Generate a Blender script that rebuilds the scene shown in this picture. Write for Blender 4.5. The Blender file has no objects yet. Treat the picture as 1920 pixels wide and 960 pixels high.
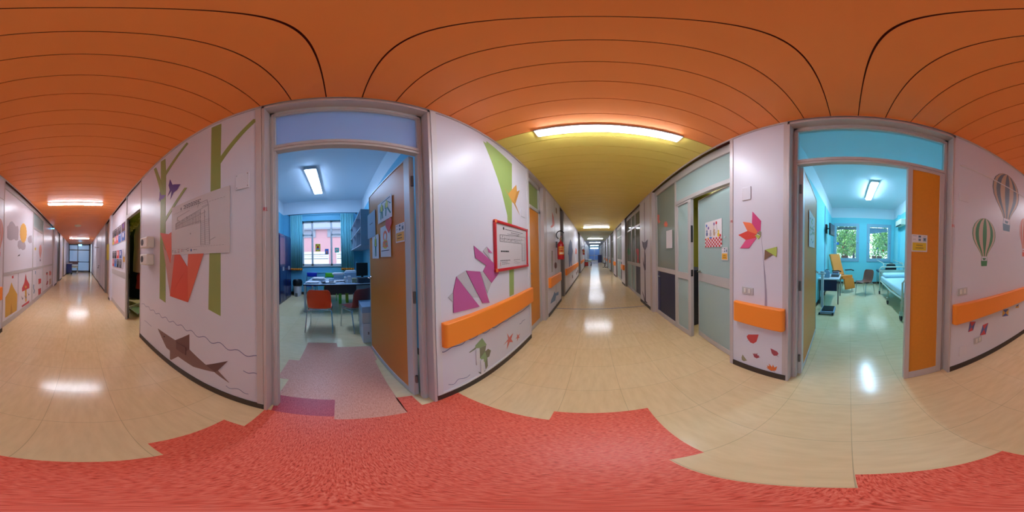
import bpy, math, random
from mathutils import Vector, Matrix
random.seed(7)
C = bpy.context.scene.collection
S = bpy.context.scene
PI = math.pi
H = 1.35

# ---------------------------------------------------------------- camera
def rotmat(deg):
    y, t, r = [math.radians(a) for a in deg]
    return (Matrix.Rotation(y, 3, 'Z') @ Matrix.Rotation(t, 3, 'X') @ Matrix.Rotation(r, 3, 'Y'))
RM = rotmat((28.659, -0.2714, 1.204))
cam_d = bpy.data.cameras.new('camera')
cam_d.type = 'PANO'
cam_d.panorama_type = 'EQUIRECTANGULAR'
cam_d.clip_start = 0.01
cam = bpy.data.objects.new('camera', cam_d)
C.objects.link(cam)
cam.matrix_world = Matrix.Translation((0, 0, H)) @ (RM @ Matrix.Rotation(PI / 2, 3, 'X')).to_4x4()
S.camera = cam

# ---------------------------------------------------------------- world, light levels, exposure
WORLD_STRENGTH = 1.5
CORR = 31.0      # corridor tubes
OFFICE = 20.0    # office tube
WARD = 34.0      # exam room tube
S.view_settings.view_transform = 'Standard'
S.view_settings.look = 'None'
S.view_settings.gamma = 1.0
S.view_settings.use_curve_mapping = False
S.view_settings.exposure = 1.28
S.cycles.max_bounces = 12
S.cycles.diffuse_bounces = 8
S.cycles.sample_clamp_indirect = 6.0
w = bpy.data.worlds.new('world'); S.world = w
w.use_nodes = True
w.node_tree.nodes['Background'].inputs[0].default_value = (0.72, 0.86, 1.0, 1)
w.node_tree.nodes['Background'].inputs[1].default_value = WORLD_STRENGTH

# ---------------------------------------------------------------- materials
def lin(c):
    if isinstance(c, str):
        c = [int(c[i:i + 2], 16) / 255 for i in (0, 2, 4)]
        c = [x / 12.92 if x <= 0.04045 else ((x + 0.055) / 1.055) ** 2.4 for x in c]
    return (c[0], c[1], c[2], 1)
M = {}
def mat(name, col, rough=0.5, metal=0.0, var=0.0, vscale=6.0, emit=0, coat=0.0, bump=0.0, spec=0.5, alpha=None):
    m = bpy.data.materials.new(name); m.use_nodes = True
    nt = m.node_tree; b = nt.nodes['Principled BSDF']
    b.inputs['Base Color'].default_value = lin(col)
    b.inputs['Roughness'].default_value = rough
    b.inputs['Metallic'].default_value = metal
    b.inputs['Specular IOR Level'].default_value = spec
    if coat: b.inputs['Coat Weight'].default_value = coat
    if emit:
        b.inputs['Emission Color'].default_value = lin(col)
        b.inputs['Emission Strength'].default_value = emit
    if var or bump:
        tc = nt.nodes.new('ShaderNodeTexCoord'); n = nt.nodes.new('ShaderNodeTexNoise')
        n.inputs['Scale'].default_value = vscale; n.inputs['Detail'].default_value = 4
        nt.links.new(tc.outputs['Object'], n.inputs['Vector'])
        if var:
            r = nt.nodes.new('ShaderNodeValToRGB'); c = lin(col)
            r.color_ramp.elements[0].color = tuple(x * (1 - var) for x in c[:3]) + (1,)
            r.color_ramp.elements[1].color = tuple(min(1, x * (1 + var)) for x in c[:3]) + (1,)
            nt.links.new(n.outputs[0], r.inputs[0]); nt.links.new(r.outputs[0], b.inputs['Base Color'])
        if bump:
            bp = nt.nodes.new('ShaderNodeBump'); bp.inputs['Strength'].default_value = bump
            bp.inputs['Distance'].default_value = 0.01
            nt.links.new(n.outputs[0], bp.inputs['Height']); nt.links.new(bp.outputs[0], b.inputs['Normal'])
    M[name] = m
    return m
def emat(name, col, strength):
    m = bpy.data.materials.new(name); m.use_nodes = True
    nt = m.node_tree; nt.nodes.clear()
    e = nt.nodes.new('ShaderNodeEmission'); o = nt.nodes.new('ShaderNodeOutputMaterial')
    e.inputs[0].default_value = (col[0], col[1], col[2], 1); e.inputs[1].default_value = strength
    nt.links.new(e.outputs[0], o.inputs[0]); M[name] = m
    return m
def glassmat(name, tint, clear, diff, rough=0.1, gloss=0.08):
    """sheet glass: tinted see-through + translucent frost + surface reflection"""
    m = bpy.data.materials.new(name); m.use_nodes = True
    nt = m.node_tree; nt.nodes.clear(); N = nt.nodes.new; L = nt.links.new
    o = N('ShaderNodeOutputMaterial'); tr = N('ShaderNodeBsdfTransparent'); tr.inputs[0].default_value = lin(tint)
    tl = N('ShaderNodeBsdfTranslucent'); tl.inputs[0].default_value = lin(diff)
    df = N('ShaderNodeBsdfDiffuse'); df.inputs[0].default_value = lin(diff)
    a = N('ShaderNodeMixShader'); a.inputs[0].default_value = 0.6
    L(tl.outputs[0], a.inputs[1]); L(df.outputs[0], a.inputs[2])
    b = N('ShaderNodeMixShader'); b.inputs[0].default_value = 1 - clear
    L(tr.outputs[0], b.inputs[1]); L(a.outputs[0], b.inputs[2])
    g = N('ShaderNodeBsdfGlossy'); g.inputs['Roughness'].default_value = rough
    c = N('ShaderNodeMixShader'); c.inputs[0].default_value = gloss
    L(b.outputs[0], c.inputs[1]); L(g.outputs[0], c.inputs[2]); L(c.outputs[0], o.inputs[0])
    M[name] = m
    return m

def tile_mat():
    m = bpy.data.materials.new('beige_tile'); m.use_nodes = True
    nt = m.node_tree; N = nt.nodes.new; L = nt.links.new; b = nt.nodes['Principled BSDF']
    tc = N('ShaderNodeTexCoord'); mp = N('ShaderNodeMapping'); mp.inputs['Location'].default_value = (-0.183, -0.385, 0)
    L(tc.outputs['Object'], mp.inputs['Vector'])
    br = N('ShaderNodeTexBrick'); br.offset = 0; br.squash = 1
    br.inputs['Scale'].default_value = 1; br.inputs['Brick Width'].default_value = 0.4125
    br.inputs['Row Height'].default_value = 0.4125; br.inputs['Mortar Size'].default_value = 0.0015
    br.inputs['Color1'].default_value = lin('EACD9C'); br.inputs['Color2'].default_value = lin('ECD1A2')
    br.inputs['Mortar'].default_value = lin('C6AE86')
    L(mp.outputs[0], br.inputs['Vector'])
    n = N('ShaderNodeTexNoise'); n.inputs['Scale'].default_value = 5; n.inputs['Detail'].default_value = 8
    mp2 = N('ShaderNodeMapping'); mp2.inputs['Scale'].default_value = (5, 1.2, 1)
    L(tc.outputs['Object'], mp2.inputs['Vector']); L(mp2.outputs[0], n.inputs['Vector'])
    r = N('ShaderNodeValToRGB'); r.color_ramp.elements[0].color = (0.92, 0.90, 0.87, 1); r.color_ramp.elements[0].position = 0.3
    r.color_ramp.elements[1].color = (1, 1, 1, 1); r.color_ramp.elements[1].position = 0.65
    L(n.outputs[0], r.inputs[0])
    mx = N('ShaderNodeMix'); mx.data_type = 'RGBA'; mx.blend_type = 'MULTIPLY'; mx.inputs[0].default_value = 1
    L(br.outputs['Color'], mx.inputs[6]); L(r.outputs[0], mx.inputs[7]); L(mx.outputs[2], b.inputs['Base Color'])
    b.inputs['Roughness'].default_value = 0.17
    b.inputs['Specular IOR Level'].default_value = 0.5
    bp = N('ShaderNodeBump'); bp.inputs['Strength'].default_value = 0.12; bp.inputs['Distance'].default_value = 0.004
    n2 = N('ShaderNodeTexNoise'); n2.inputs['Scale'].default_value = 9; n2.inputs['Detail'].default_value = 3
    L(tc.outputs['Object'], n2.inputs['Vector']); L(n2.outputs[0], bp.inputs['Height']); L(bp.outputs[0], b.inputs['Normal'])
    M['tile'] = m
tile_mat()
def lino(name, c1, c2, c3):
    m = bpy.data.materials.new(name); m.use_nodes = True
    nt = m.node_tree; N = nt.nodes.new; L = nt.links.new; b = nt.nodes['Principled BSDF']
    tc = N('ShaderNodeTexCoord'); mp = N('ShaderNodeMapping'); mp.inputs['Scale'].default_value = (45, 260, 1)
    mp.inputs['Rotation'].default_value = (0, 0, 0.12)
    L(tc.outputs['Object'], mp.inputs['Vector'])
    n = N('ShaderNodeTexNoise'); n.inputs['Scale'].default_value = 1; n.inputs['Detail'].default_value = 5
    n.inputs['Distortion'].default_value = 0.5
    L(mp.outputs[0], n.inputs['Vector'])
    r = N('ShaderNodeValToRGB'); e = r.color_ramp.elements
    e[0].position = 0.27; e[0].color = lin(c1); e[1].position = 0.72; e[1].color = lin(c3)
    k = r.color_ramp.elements.new(0.46); k.color = lin(c2)
    L(n.outputs[0], r.inputs[0]); L(r.outputs[0], b.inputs['Base Color'])
    b.inputs['Roughness'].default_value = 0.36
    b.inputs['Specular IOR Level'].default_value = 0.25
    M[name] = m
lino('red_lino', 'AE3424', 'EC6048', 'F89078')
lino('pink_lino', 'B46A52', 'E09A80', 'ECB49C')
lino('mauve_lino', '8F2C3A', 'BE4650', 'D06468')

mat('wall_white', 'DAD6DF', 0.4, var=0.02, vscale=3)
mat('panel_white', 'E2DDE4', 0.34)
mat('plaster_white', 'DDE4E8', 0.7)
mat('plaster_blue', '6CB8D2', 0.6, var=0.03, vscale=2)
mat('plaster_cyan', '7CD2DA', 0.6, var=0.03, vscale=2)
mat('lime', '9DB028', 0.6); mat('olive', '8C8A32', 0.6)
mat('metal', 'C6C2C0', 0.42, metal=0.15, var=0.02); mat('metal_pink', 'C8BCBA', 0.42, metal=0.12)
mat('metal_dark', '6E6A68', 0.4, metal=0.6); mat('chrome', 'C8CCD0', 0.15, metal=1.0)
mat('skirting', '3B2E28', 0.45); mat('seam', '4A3F3C', 0.7)
mat('rail_orange', 'FF902C', 0.42); mat('door_orange', 'DC8A26', 0.4, var=0.07, vscale=40)
mat('door_orange2', 'D8822C', 0.42, var=0.05, vscale=60, spec=0.3)
mat('ceil_orange', 'FF964A', 0.42, var=0.02, vscale=2); mat('ceil_yellow', 'F6DE6E', 0.42, var=0.02)
mat('ceil_green', 'C2CCA8', 0.42); mat('ceil_blue', '93A4C0', 0.42)
mat('ceil_gap', '5A1A0A', 0.8); mat('ceil_gap2', '5C4A14', 0.8)
mat('black', '141416', 0.4); mat('dark', '1C1B24', 0.5); mat('navy', '16245A', 0.22, coat=0.3); mat('navy2', '1D2446', 0.4)
mat('orange_plastic', 'FF4A12', 0.35); mat('brown_plastic', '84322A', 0.35); mat('tan_plastic', '7E4A38', 0.35)
mat('blue_plastic', '1A2FAE', 0.35); mat('green_plastic', '5DB82A', 0.35); mat('lime_plastic', 'B4D02A', 0.4)
mat('paper', 'E4DEE0', 0.6); mat('paper_grey', 'CFC6C6', 0.6); mat('ivory', 'E4DCD2', 0.4); mat('offwhite', 'DAD6D8', 0.4)
mat('curtain', '82C8CE', 0.8, var=0.06, vscale=30); mat('curtain_hem', 'E08A2A', 0.8)
mat('amber', 'F08C34', 0.4); mat('sheet', 'C9E2E8', 0.8, bump=0.15, vscale=8); mat('bedframe', 'C6CEB8', 0.4)
mat('rubber', '2A2C2E', 0.6); mat('cream', 'E0D8BE', 0.4); mat('leaf', '5C9A48', 0.6, var=0.4, vscale=1.5)
mat('leaf2', '8FBF62', 0.6, var=0.3, vscale=1.5); mat('bark', '4A3B34', 0.9); mat('terracotta', 'A4502F', 0.7); mat('grass', '7A9A4A', 0.9)
mat('red', 'C8202A', 0.3); mat('red_frame', 'C8242E', 0.3); mat('yellow', 'E2C030', 0.5); mat('sign_orange', 'E8A838', 0.5)
mat('purple_dec', '53277E', 0.5); mat('violet_dec', '7A5AA0', 0.5)
mat('green_trunk', '939E56', 0.5); mat('green_band', '98AE62', 0.5); mat('fox_red', 'DB5238', 0.5); mat('fox_red2', 'E06548', 0.5)
mat('fox_pink', 'C8938A', 0.5); mat('shark1', '85645F', 0.5); mat('shark2', '6E4A48', 0.5); mat('wave', '6E6E96', 0.5)
mat('whale_pink', 'BC5A94', 0.5); mat('whale_grey', 'BEB8BC', 0.5); mat('bird_orange', 'DDA050', 0.5); mat('bird_orange2', 'C88C40', 0.5)
mat('heron1', '8FA878', 0.5); mat('heron2', '7C8268', 0.5); mat('star_red', 'D8746A', 0.5)
mat('pet_pink', 'D23A78', 0.5); mat('pet_orange', 'F0784A', 0.5); mat('pet_red', 'E0483C', 0.5); mat('pet_rose', 'E0588A', 0.5)
mat('leaf_lime', 'B8C860', 0.5); mat('leaf_brown', '86664E', 0.5); mat('stem_grey', 'A098A8', 0.5)
mat('leaf_red', 'D04848', 0.5); mat('leaf_maroon', 'A84854', 0.5); mat('leaf_olive', '9A9474', 0.5); mat('leaf_or', 'E87838', 0.5)
mat('bal_blue', '64707E', 0.5); mat('bal_tan', 'C2A48C', 0.5); mat('bal_green', '4E8A5E', 0.5); mat('bal_cream', 'D0B8A8', 0.5)
mat('bal_red', 'D86A62', 0.5); mat('bal_basket', '6A88A0', 0.5)
mat('kite_red', 'D05054', 0.5); mat('kite_blue', '6A6A9E', 0.5); mat('kite_yellow', 'D8A850', 0.5); mat('kite_blue2', '4A64A8', 0.5)
mat('cloud', 'B4A8AE', 0.5); mat('sun_y', 'E8B05A', 0.5); mat('tent_y', 'D8A848', 0.5); mat('tent_y2', 'C08C38', 0.5)
mat('tent_r', 'C84A4E', 0.5); mat('bear_blue', '5C6A98', 0.5); mat('dolph', '6C8CB0', 0.5); mat('arrow_p', '5A4C60', 0.5)
mat('ink', '4A4448', 0.6); mat('ink_soft', '8A8084', 0.6); mat('plate', 'DAD5DC', 0.4)
mat('fig_green', '2F7A6E', 0.6); mat('fig_yellow', 'D8D040', 0.6); mat('blue_sky', '3A78C8', 0.6); mat('teal_dec', '48B0A0', 0.6)
mat('wood_straw', 'A89050', 0.9, var=0.4, vscale=60); mat('coat_beige', 'A89478', 0.9, bump=0.3, vscale=5); mat('coat_red', '8A2018', 0.9)
mat('coat_black', '0C0C12', 0.9); mat('pink_build', 'E2A8AC', 0.8); mat('roof', '8C8CA0', 0.6); mat('shutter', 'E8E4EC', 0.6)
mat('cardboard', 'C8BEB4', 0.8); mat('grey_pc', '39404C', 0.4); mat('bluegrey', '8FA4B8', 0.5)
mat('banner_y', 'D8C030', 0.6); mat('brass', '9A8048', 0.4, metal=0.5); mat('frost_grey', 'B8BCC0', 0.5); mat('cab_grey', '9AAAB8', 0.5)
mat('beige_door', 'B8A088', 0.5); mat('frame_grey', '8E8682', 0.45, metal=0.3)
glassmat('glass_office', 'D0E8FF', 0.55, 'DCEEFF', 0.25)
glassmat('glass_ward', 'DCFAFF', 0.9, 'D8F8FC', 0.1, gloss=0.04)
glassmat('glass_frost', 'C8E0DC', 0.08, 'CADEDE', 0.12, gloss=0.07)
glassmat('glass_dim', 'B0C0B8', 0.3, 'B4BEB6', 0.08, gloss=0.12)
glassmat('glass_win', 'F4FAFC', 0.96, 'FFFFFF', 0.03, gloss=0.04)
glassmat('glass_end', 'B8C8D8', 0.1, 'B4C4D4', 0.2)
glassmat('glass_blue', '88A8D0', 0.06, '7896BE', 0.2)
glassmat('glass_green', '9CA070', 0.1, 'A4A876', 0.15)
emat('tube', (0.88, 0.94, 1.08), CORR); emat('tube_office', (0.46, 0.68, 1.1), OFFICE); emat('tube_ward', (0.5, 0.82, 1.15), WARD)
emat('tube_added', (1, .97, .9), 26); emat('exit_blue', (0.1, 0.55, 1.0), 4); emat('screen_off', (0.02, 0.02, 0.03), 0.2); emat('lamp_dim', (1, 0.75, 0.3), 0.5)
emat('exit_far', (0.35, 0.75, 1.0), 2)

# ---------------------------------------------------------------- mesh building
class MB:
    def __init__(s): s.v = []; s.f = []; s.m = []
    def add(s, vs, fs, mi=0):
        o = len(s.v); s.v += [Vector(v) for v in vs]
        for f in fs: s.f.append([i + o for i in f]); s.m.append(mi)
        return s
    def box(s, x0, x1, y0, y1, z0, z1, mi=0, T=None):
        x0, x1 = min(x0, x1), max(x0, x1); y0, y1 = min(y0, y1), max(y0, y1); z0, z1 = min(z0, z1), max(z0, z1)
        v = [(x, y, z) for z in (z0, z1) for y in (y0, y1) for x in (x0, x1)]
        if T: v = [T @ Vector(p) for p in v]
        return s.add(v, [(0, 2, 3, 1), (4, 5, 7, 6), (0, 1, 5, 4), (2, 6, 7, 3), (0, 4, 6, 2), (1, 3, 7, 5)], mi)
    def tube(s, pts, r, n=8, mi=0, cap=True, closed=False):
        pts = [Vector(p) for p in pts]; rs = r if isinstance(r, (list, tuple)) else [r] * len(pts)
        rings = []; k = len(pts); up = None
        for i, p in enumerate(pts):
            a = pts[(i - 1) % k] if (i or closed) else p; b = pts[(i + 1) % k] if (i < k - 1 or closed) else p
            t = (b - a).normalized()
            if up is None: up = Vector((0, 0, 1)) if abs(t.z) < 0.9 else Vector((1, 0, 0))
            x = t.cross(up).normalized(); y = x.cross(t).normalized(); up = y
            rings.append([p + (x * math.cos(2 * PI * j / n) + y * math.sin(2 * PI * j / n)) * rs[i] for j in range(n)])
        vs = [q for g in rings for q in g]; fs = []
        for i in range(k - (0 if closed else 1)):
            i2 = (i + 1) % k
            for j in range(n): fs.append((i * n + j, i * n + (j + 1) % n, i2 * n + (j + 1) % n, i2 * n + j))
        if cap and not closed: fs += [tuple(range(n))[::-1], tuple(range((k - 1) * n, k * n))]
        return s.add(vs, fs, mi)
    def cyl(s, p0, p1, r, n=16, mi=0): return s.tube([p0, p1], r, n, mi)
    def lathe(s, c, prof, n=20, mi=0, axis='Z'):
        vs = []; fs = []; c = Vector(c)
        for (r, z) in prof:
            for j in range(n):
                a = 2 * PI * j / n; x, y = r * math.cos(a), r * math.sin(a)
                p = Vector((x, y, z)) if axis == 'Z' else (Vector((z, x, y)) if axis == 'X' else Vector((x, z, y)))
                vs.append(c + p)
        for i in range(len(prof) - 1):
            for j in range(n): fs.append((i * n + j, i * n + (j + 1) % n, (i + 1) * n + (j + 1) % n, (i + 1) * n + j))
        fs += [tuple(range(n))[::-1], tuple(range((len(prof) - 1) * n, len(prof) * n))]
        return s.add(vs, fs, mi)
    def prism(s, pts, d, mi=0):
        """polygon pts (front face) extruded backwards by vector d"""
        pts = [Vector(p) for p in pts]; d = Vector(d); n = len(pts)
        nrm = Vector((0, 0, 0))
        for i in range(n): nrm += pts[i].cross(pts[(i + 1) % n])
        if nrm.dot(d) > 0: pts = pts[::-1]
        vs = pts + [p + d for p in pts]
        fs = [tuple(range(n)), tuple(range(n, 2 * n))[::-1]] + [(i, i + n, (i + 1) % n + n, (i + 1) % n) for i in range(n)]
        return s.add(vs, fs, mi)
    def grid(s, rows, mi=0, closed=False):
        n = len(rows[0]); vs = [p for r in rows for p in r]; fs = []
        for i in range(len(rows) - 1):
            for j in range(n - 1): fs.append((i * n + j, i * n + j + 1, (i + 1) * n + j + 1, (i + 1) * n + j))
        return s.add(vs, fs, mi)
    def build(s, name, mats, parent=None, local=False, smooth=True, bevel=0, solid=0, sub=0):
        if not isinstance(mats, (list, tuple)): mats = [mats]
        vs = s.v
        if parent is not None:
            off = Vector((0, 0, 0)) if local else world_loc(parent)
        else:
            if local: off = Vector((0, 0, 0))
            else:
                off = Vector(((min(v.x for v in vs) + max(v.x for v in vs)) / 2, (min(v.y for v in vs) + max(v.y for v in vs)) / 2, min(v.z for v in vs)))
        me = bpy.data.meshes.new(name)
        me.from_pydata([v - off for v in vs], [], s.f)
        for mm in mats: me.materials.append(M[mm] if isinstance(mm, str) else mm)
        me.polygons.foreach_set('material_index', s.m)
        if smooth:
            me.shade_smooth(); me.set_sharp_from_angle(angle=0.6)
        me.update()
        o = bpy.data.objects.new(name, me); C.objects.link(o)
        if parent is not None: o.parent = parent
        else: o.location = off
        if solid:
            md = o.modifiers.new('s', 'SOLIDIFY'); md.thickness = solid; md.offset = 0
        if bevel:
            md = o.modifiers.new('b', 'BEVEL'); md.width = bevel; md.segments = 2; md.limit_method = 'ANGLE'; md.angle_limit = 0.7
        if sub:
            md = o.modifiers.new('u', 'SUBSURF'); md.levels = sub; md.render_levels = sub
        return o
def world_loc(o):
    l = Vector(o.location)
    while o.parent: o = o.parent; l += Vector(o.location)
    return l
def tag(o, label=None, cat=None, group=None, kind=None):
    if label: o['label'] = label
    if cat: o['category'] = cat
    if group: o['group'] = group
    if kind: o['kind'] = kind
    return o
def thing(name, label, cat, loc, rz=0, group=None):
    o = bpy.data.objects.new(name, None); C.objects.link(o); o.location = loc; o.rotation_euler = (0, 0, rz)
    o.empty_display_size = 0.1
    return tag(o, label, cat, group)
def struct(name, mb, mats, label=None, parent=None, **k):
    o = mb.build(name, mats, parent, **k)
    if parent is None:
        o['kind'] = 'structure'
        if label: o['label'] = label
    return o
def box1(*a): return MB().box(*a)
def copy_tree(o, parent=None):
    c = o.copy(); C.objects.link(c); c.parent = parent
    for ch in list(o.children): copy_tree(ch, c)
    return c

# ---------------------------------------------------------------- measuring on the real planes
def ray(px, py):
    a = (px - 960) / 1920 * 2 * PI; e = (480 - py) / 960 * PI
    return RM @ Vector((math.cos(e) * math.sin(a), math.cos(e) * math.cos(a), math.sin(e)))
def on_x(px, py, x):
    d = ray(px, py); return d * (x / d.x) + Vector((0, 0, H))
def crop(X, Y, s): return lambda q: (X + q[0] / s, Y + q[1] / s)
XL, XR, XP = -0.928, 1.259, 1.33
ZC = 2.754

def decal(name, label, x, nx, K, layers, cat='wall sticker', group=None, t=0.0016):
    """cut-out sticker on the wall plane X = x facing nx; layers of polygons in survey coordinates"""
    mb = MB(); ms = []
    for i, (mn, pts) in enumerate(layers):
        if mn not in ms: ms.append(mn)
        P = [on_x(*K(q[:2]), x) if len(q) == 2 else on_x(*q[2](q[:2]), x) for q in pts]
        f = t + 0.0006 * i
        P = [Vector((x + nx * f, p.y, p.z)) for p in P]
        mb.prism(P, (-nx * (f - 0.0006), 0, 0), ms.index(mn))
    return tag(mb.build(name, ms, smooth=False), label, cat, group)
def stroke(name, label, x, nx, K, lines, mn, wd=0.004, cat='wall sticker', group=None):
    """thin painted curve made of a smoothed polyline"""
    mb = MB()
    for pts in lines:
        P = [on_x(*K(q), x) for q in pts]
        if len(P) > 3:      # Catmull-Rom smoothing
            Q = []
            for i in range(len(P) - 1):
                a, b, c, d = P[max(i - 1, 0)], P[i], P[i + 1], P[min(i + 2, len(P) - 1)]
                for t in (0, .25, .5, .75):
                    Q.append(0.5 * ((2 * b) + (c - a) * t + (2 * a - 5 * b + 4 * c - d) * t * t + (3 * b - 3 * c + d - a) * t ** 3))
            P = Q + [P[-1]]
        P = [Vector((x, p.y, p.z)) for p in P]
        for i in range(len(P) - 1):
            a, b = P[i], P[i + 1]; t = (b - a).normalized(); n = Vector((0, -t.z, t.y)) * wd / 2
            mb.prism([a + n + Vector((nx * .001, 0, 0)), b + n + Vector((nx * .001, 0, 0)), b - n + Vector((nx * .001, 0, 0)), a - n + Vector((nx * .001, 0, 0))], (-nx * .0009, 0, 0))
    return tag(mb.build(name, mn, smooth=False), label, cat, group)
class Board:
    """marks on a flat sheet: u right, v up, 0..1"""
    def __init__(s, o, ux, uz, n):
        s.o, s.ux, s.uz, s.n = Vector(o), Vector(ux), Vector(uz), Vector(n).normalized(); s.mb = MB(); s.ms = []
    def pt(s, u, v, h): return s.o + s.ux * u + s.uz * v + s.n * h
    def poly(s, pts, mn, h=0.0015):
        if mn not in s.ms: s.ms.append(mn)
        s.mb.prism([s.pt(u, v, h) for u, v in pts], s.n * -(h - 0.0002), s.ms.index(mn)); return s
    def rect(s, u0, v0, u1, v1, mn, h=0.0015): return s.poly([(u0, v0), (u1, v0), (u1, v1), (u0, v1)], mn, h)
    def disc(s, u, v, ru, rv, mn, h=0.0015, n=14): return s.poly([(u + ru * math.cos(2 * PI * i / n), v + rv * math.sin(2 * PI * i / n)) for i in range(n)], mn, h)
    def line(s, u0, v0, u1, v1, w_, mn, h=0.0018):
        a = Vector((u0, v0)); b = Vector((u1, v1)); t = (b - a)
        su, sv = s.ux.length, s.uz.length
        tt = Vector((t.x * su, t.y * sv)).normalized(); n = Vector((-tt.y / su, tt.x / sv)) * w_ / 2
        return s.poly([tuple(a + n), tuple(b + n), tuple(b - n), tuple(a - n)], mn, h)
    def text(s, u0, u1, v, hgt, mn, h=0.0018):
        u = u0; rr = random.Random(int((u0 + v) * 991))
        while u < u1:
            l = rr.uniform(0.018, 0.05); s.rect(u, v - hgt / 2, min(u + l, u1), v + hgt / 2, mn, h); u += l + 0.012
        return s
    def build(s, name, parent): return s.mb.build(name, s.ms, parent, smooth=False)

# ================================================================= FLOOR
fl = MB()
fl.box(-6.2, 7.4, -16.2, 32.8, -0.12, 0)
struct('floor', fl, 'tile', local=True)
def flat(name, mn, pts, z0=0.0002, z1=0.0014):
    mb = MB(); mb.prism([(x, y, z1) for x, y in pts], (0, 0, z0 - z1)); return struct(name, mb, mn, local=True, smooth=False)
flat('floor_red_linoleum', 'red_lino', [(-.928, -.45), (-.69, -.45), (-.69, -.578), (-.262, -.578), (-.262, -.455), (-.1, -.448), (.293, -.448), (.293, -.03), (.178, -.03),
     (.178, .38), (.3, .38), (.3, .915), (-.25, .905), (-.25, .80), (-.928, .80), (-.928, .55), (-.93, .50), (-1.08, .50), (-1.10, .382), (-.888, .375), (-.893, -.037), (-.928, -.037)])
flat('floor_mauve_linoleum', 'mauve_lino', [(-.928, -.41), (-.928, -.037), (-1.148, -.037), (-1.148, -.44), (-1.10, -.44)])
flat('floor_pink_linoleum', 'pink_lino', [(-.893, -.037), (-.888, .378), (-1.02, .39), (-1.81, .40), (-1.83, .43), (-2.22, .43), (-2.24, -.02), (-2.37, -.03), (-2.36, -.445),
     (-1.83, -.45), (-1.82, -.57), (-1.41, -.56), (-1.42, -.45), (-1.148, -.45), (-1.148, -.037)])
struct('floor_joint_strip', box1(-.93, 1.26, 3.80, 3.84, 0.0002, 0.003), 'frame_grey')

# ================================================================= CORRIDOR CEILING
def ceiling_run(name, y0, y1, mi, gap, label):
    mb = MB(); y = y0
    mb.box(-1.16, 1.46, y0, y1, ZC + .012, ZC + .05, 1)
    while y < y1 - 0.02:
        ye = min(y + 0.2085, y1); mb.box(-.935, 1.275, y + .0035, ye - .0035, ZC, ZC + .012); y = ye
    return struct(name, mb, [mi, gap], label, smooth=False)
ceiling_run('ceiling', -16.1, 1.39, 'ceil_orange', 'ceil_gap', 'orange metal slat ceiling')
ceiling_run('ceiling_yellow', 1.39, 10.0, 'ceil_yellow', 'ceil_gap2', 'yellow metal slat ceiling')
ceiling_run('ceiling_green', 10.0, 17.6, 'ceil_green', 'ceil_gap2', 'pale green metal slat ceiling')
ceiling_run('ceiling_blue', 17.6, 32.7, 'ceil_blue', 'ceil_gap2', 'blue metal slat ceiling')
struct('trim_1', box1(XL, XL + .012, -16, 32.6, ZC - .02, ZC), 'metal_pink')
struct('trim_2', box1(XR - .012, XR, -16, 32.6, ZC - .02, ZC), 'metal_pink')

# ================================================================= WALL PIECES
SEG = dict(L=(XL, -1), R=(XR, 1))
def wallseg(side, y0, y1, seams=(), x=None, skirt=True, z1=ZC + .01, m='wall_white'):
    x0, s = SEG[side]; x0 = x if x is not None else x0
    mb = MB(); mb.box(x0, x0 + s * .13, y0, y1, 0, z1)
    for q in seams: mb.box(x0 - s * .0004, x0, q - .005, q + .005, .08, z1, 1)
    nm = 'wall_left' if side == 'L' else 'wall_right'
    o = struct(nm, mb, [m, 'seam'])
    if skirt:
        b = box1(x0 - s * .008, x0, y0 + .002, y1 - .002, 0, .075)
        struct('baseboard_left' if side == 'L' else 'baseboard_right', b, 'skirting')
    return o
def rail(side, y0, y1, label, group='orange wall bumper rails', x=None):
    x0, s = SEG[side]; x0 = x if x is not None else x0
    xf = x0 - s * .058; mb = MB()
    z0, z1 = .648, .862; prof = []
    n = 6
    for (cy, cs) in ((y0, 1), (y1, -1)):
        pass
    pts = [(x0, y0 + .001)] 
    r = .03
    for i in range(n + 1):
        a = PI / 2 * i / n; pts.append((xf + s * r * (1 - math.sin(a)), y0 + r * (1 - math.cos(a))))
    for i in range(n + 1):
        a = PI / 2 * (1 - i / n); pts.append((xf + s * r * (1 - math.sin(a)), y1 - r * (1 - math.cos(a))))
    pts.append((x0, y1 - .001))
    mb.prism([(p[0], p[1], z1) for p in pts], (0, 0, z0 - z1))
    return tag(mb.build('bumper_rail', 'rail_orange', bevel=.008), label, 'bumper rail', group)

# ---- office doorway (left) -------------------------------------------------
def door_frame(name, side, y0, y1, xo, xi, zt0=2.19, zt1=2.25, ztop=2.64, glass='glass_office', label=None, mull=None):
    s = SEG[side][1]; mb = MB()
    # casing flush with the corridor wall and reveal
    for a, b in ((y0, y0 + .022), (y1 - .022, y1)): mb.box(xo - s * .012, xo + s * .13, a, b, 0, ZC - .005, 1)
    mb.box(xo - s * .012, xo + s * .13, y0, y1, ZC - .055, ZC - .005, 1)
    # inner stepped frame
    for a, b in ((y0 + .022, y0 + .062), (y1 - .062, y1 - .022)):
        mb.box(xi, xi + s * .05, a, b, 0, ZC - .05)
    for a, b in ((y0 + .036, y0 + .048), (y1 - .048, y1 - .036)): mb.box(xi - s * .006, xi, a, b, 0, ztop + .03, 1)
    mb.box(xi, xi + s * .05, y0 + .02, y1 - .02, ztop, ZC - .05)
    mb.box(xi - s * .008, xi, y0 + .04, y1 - .04, ztop + .01, ztop + .03, 1)
    mb.box(xi - s * .004, xi + s * .05, y0 + .05, y1 - .05, zt0, zt1)
    mb.box(xi - s * .012, xi, y0 + .055, y1 - .055, zt0 + .022, zt0 + .034, 1)
    fr = struct(name, mb, ['metal', 'metal_pink'], label, bevel=.003)
    struct('transom_pane', box1(xi + s * .02, xi + s * .028, y0 + .055, y1 - .055, zt1, ztop), glass, parent=fr)
    return fr
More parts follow.
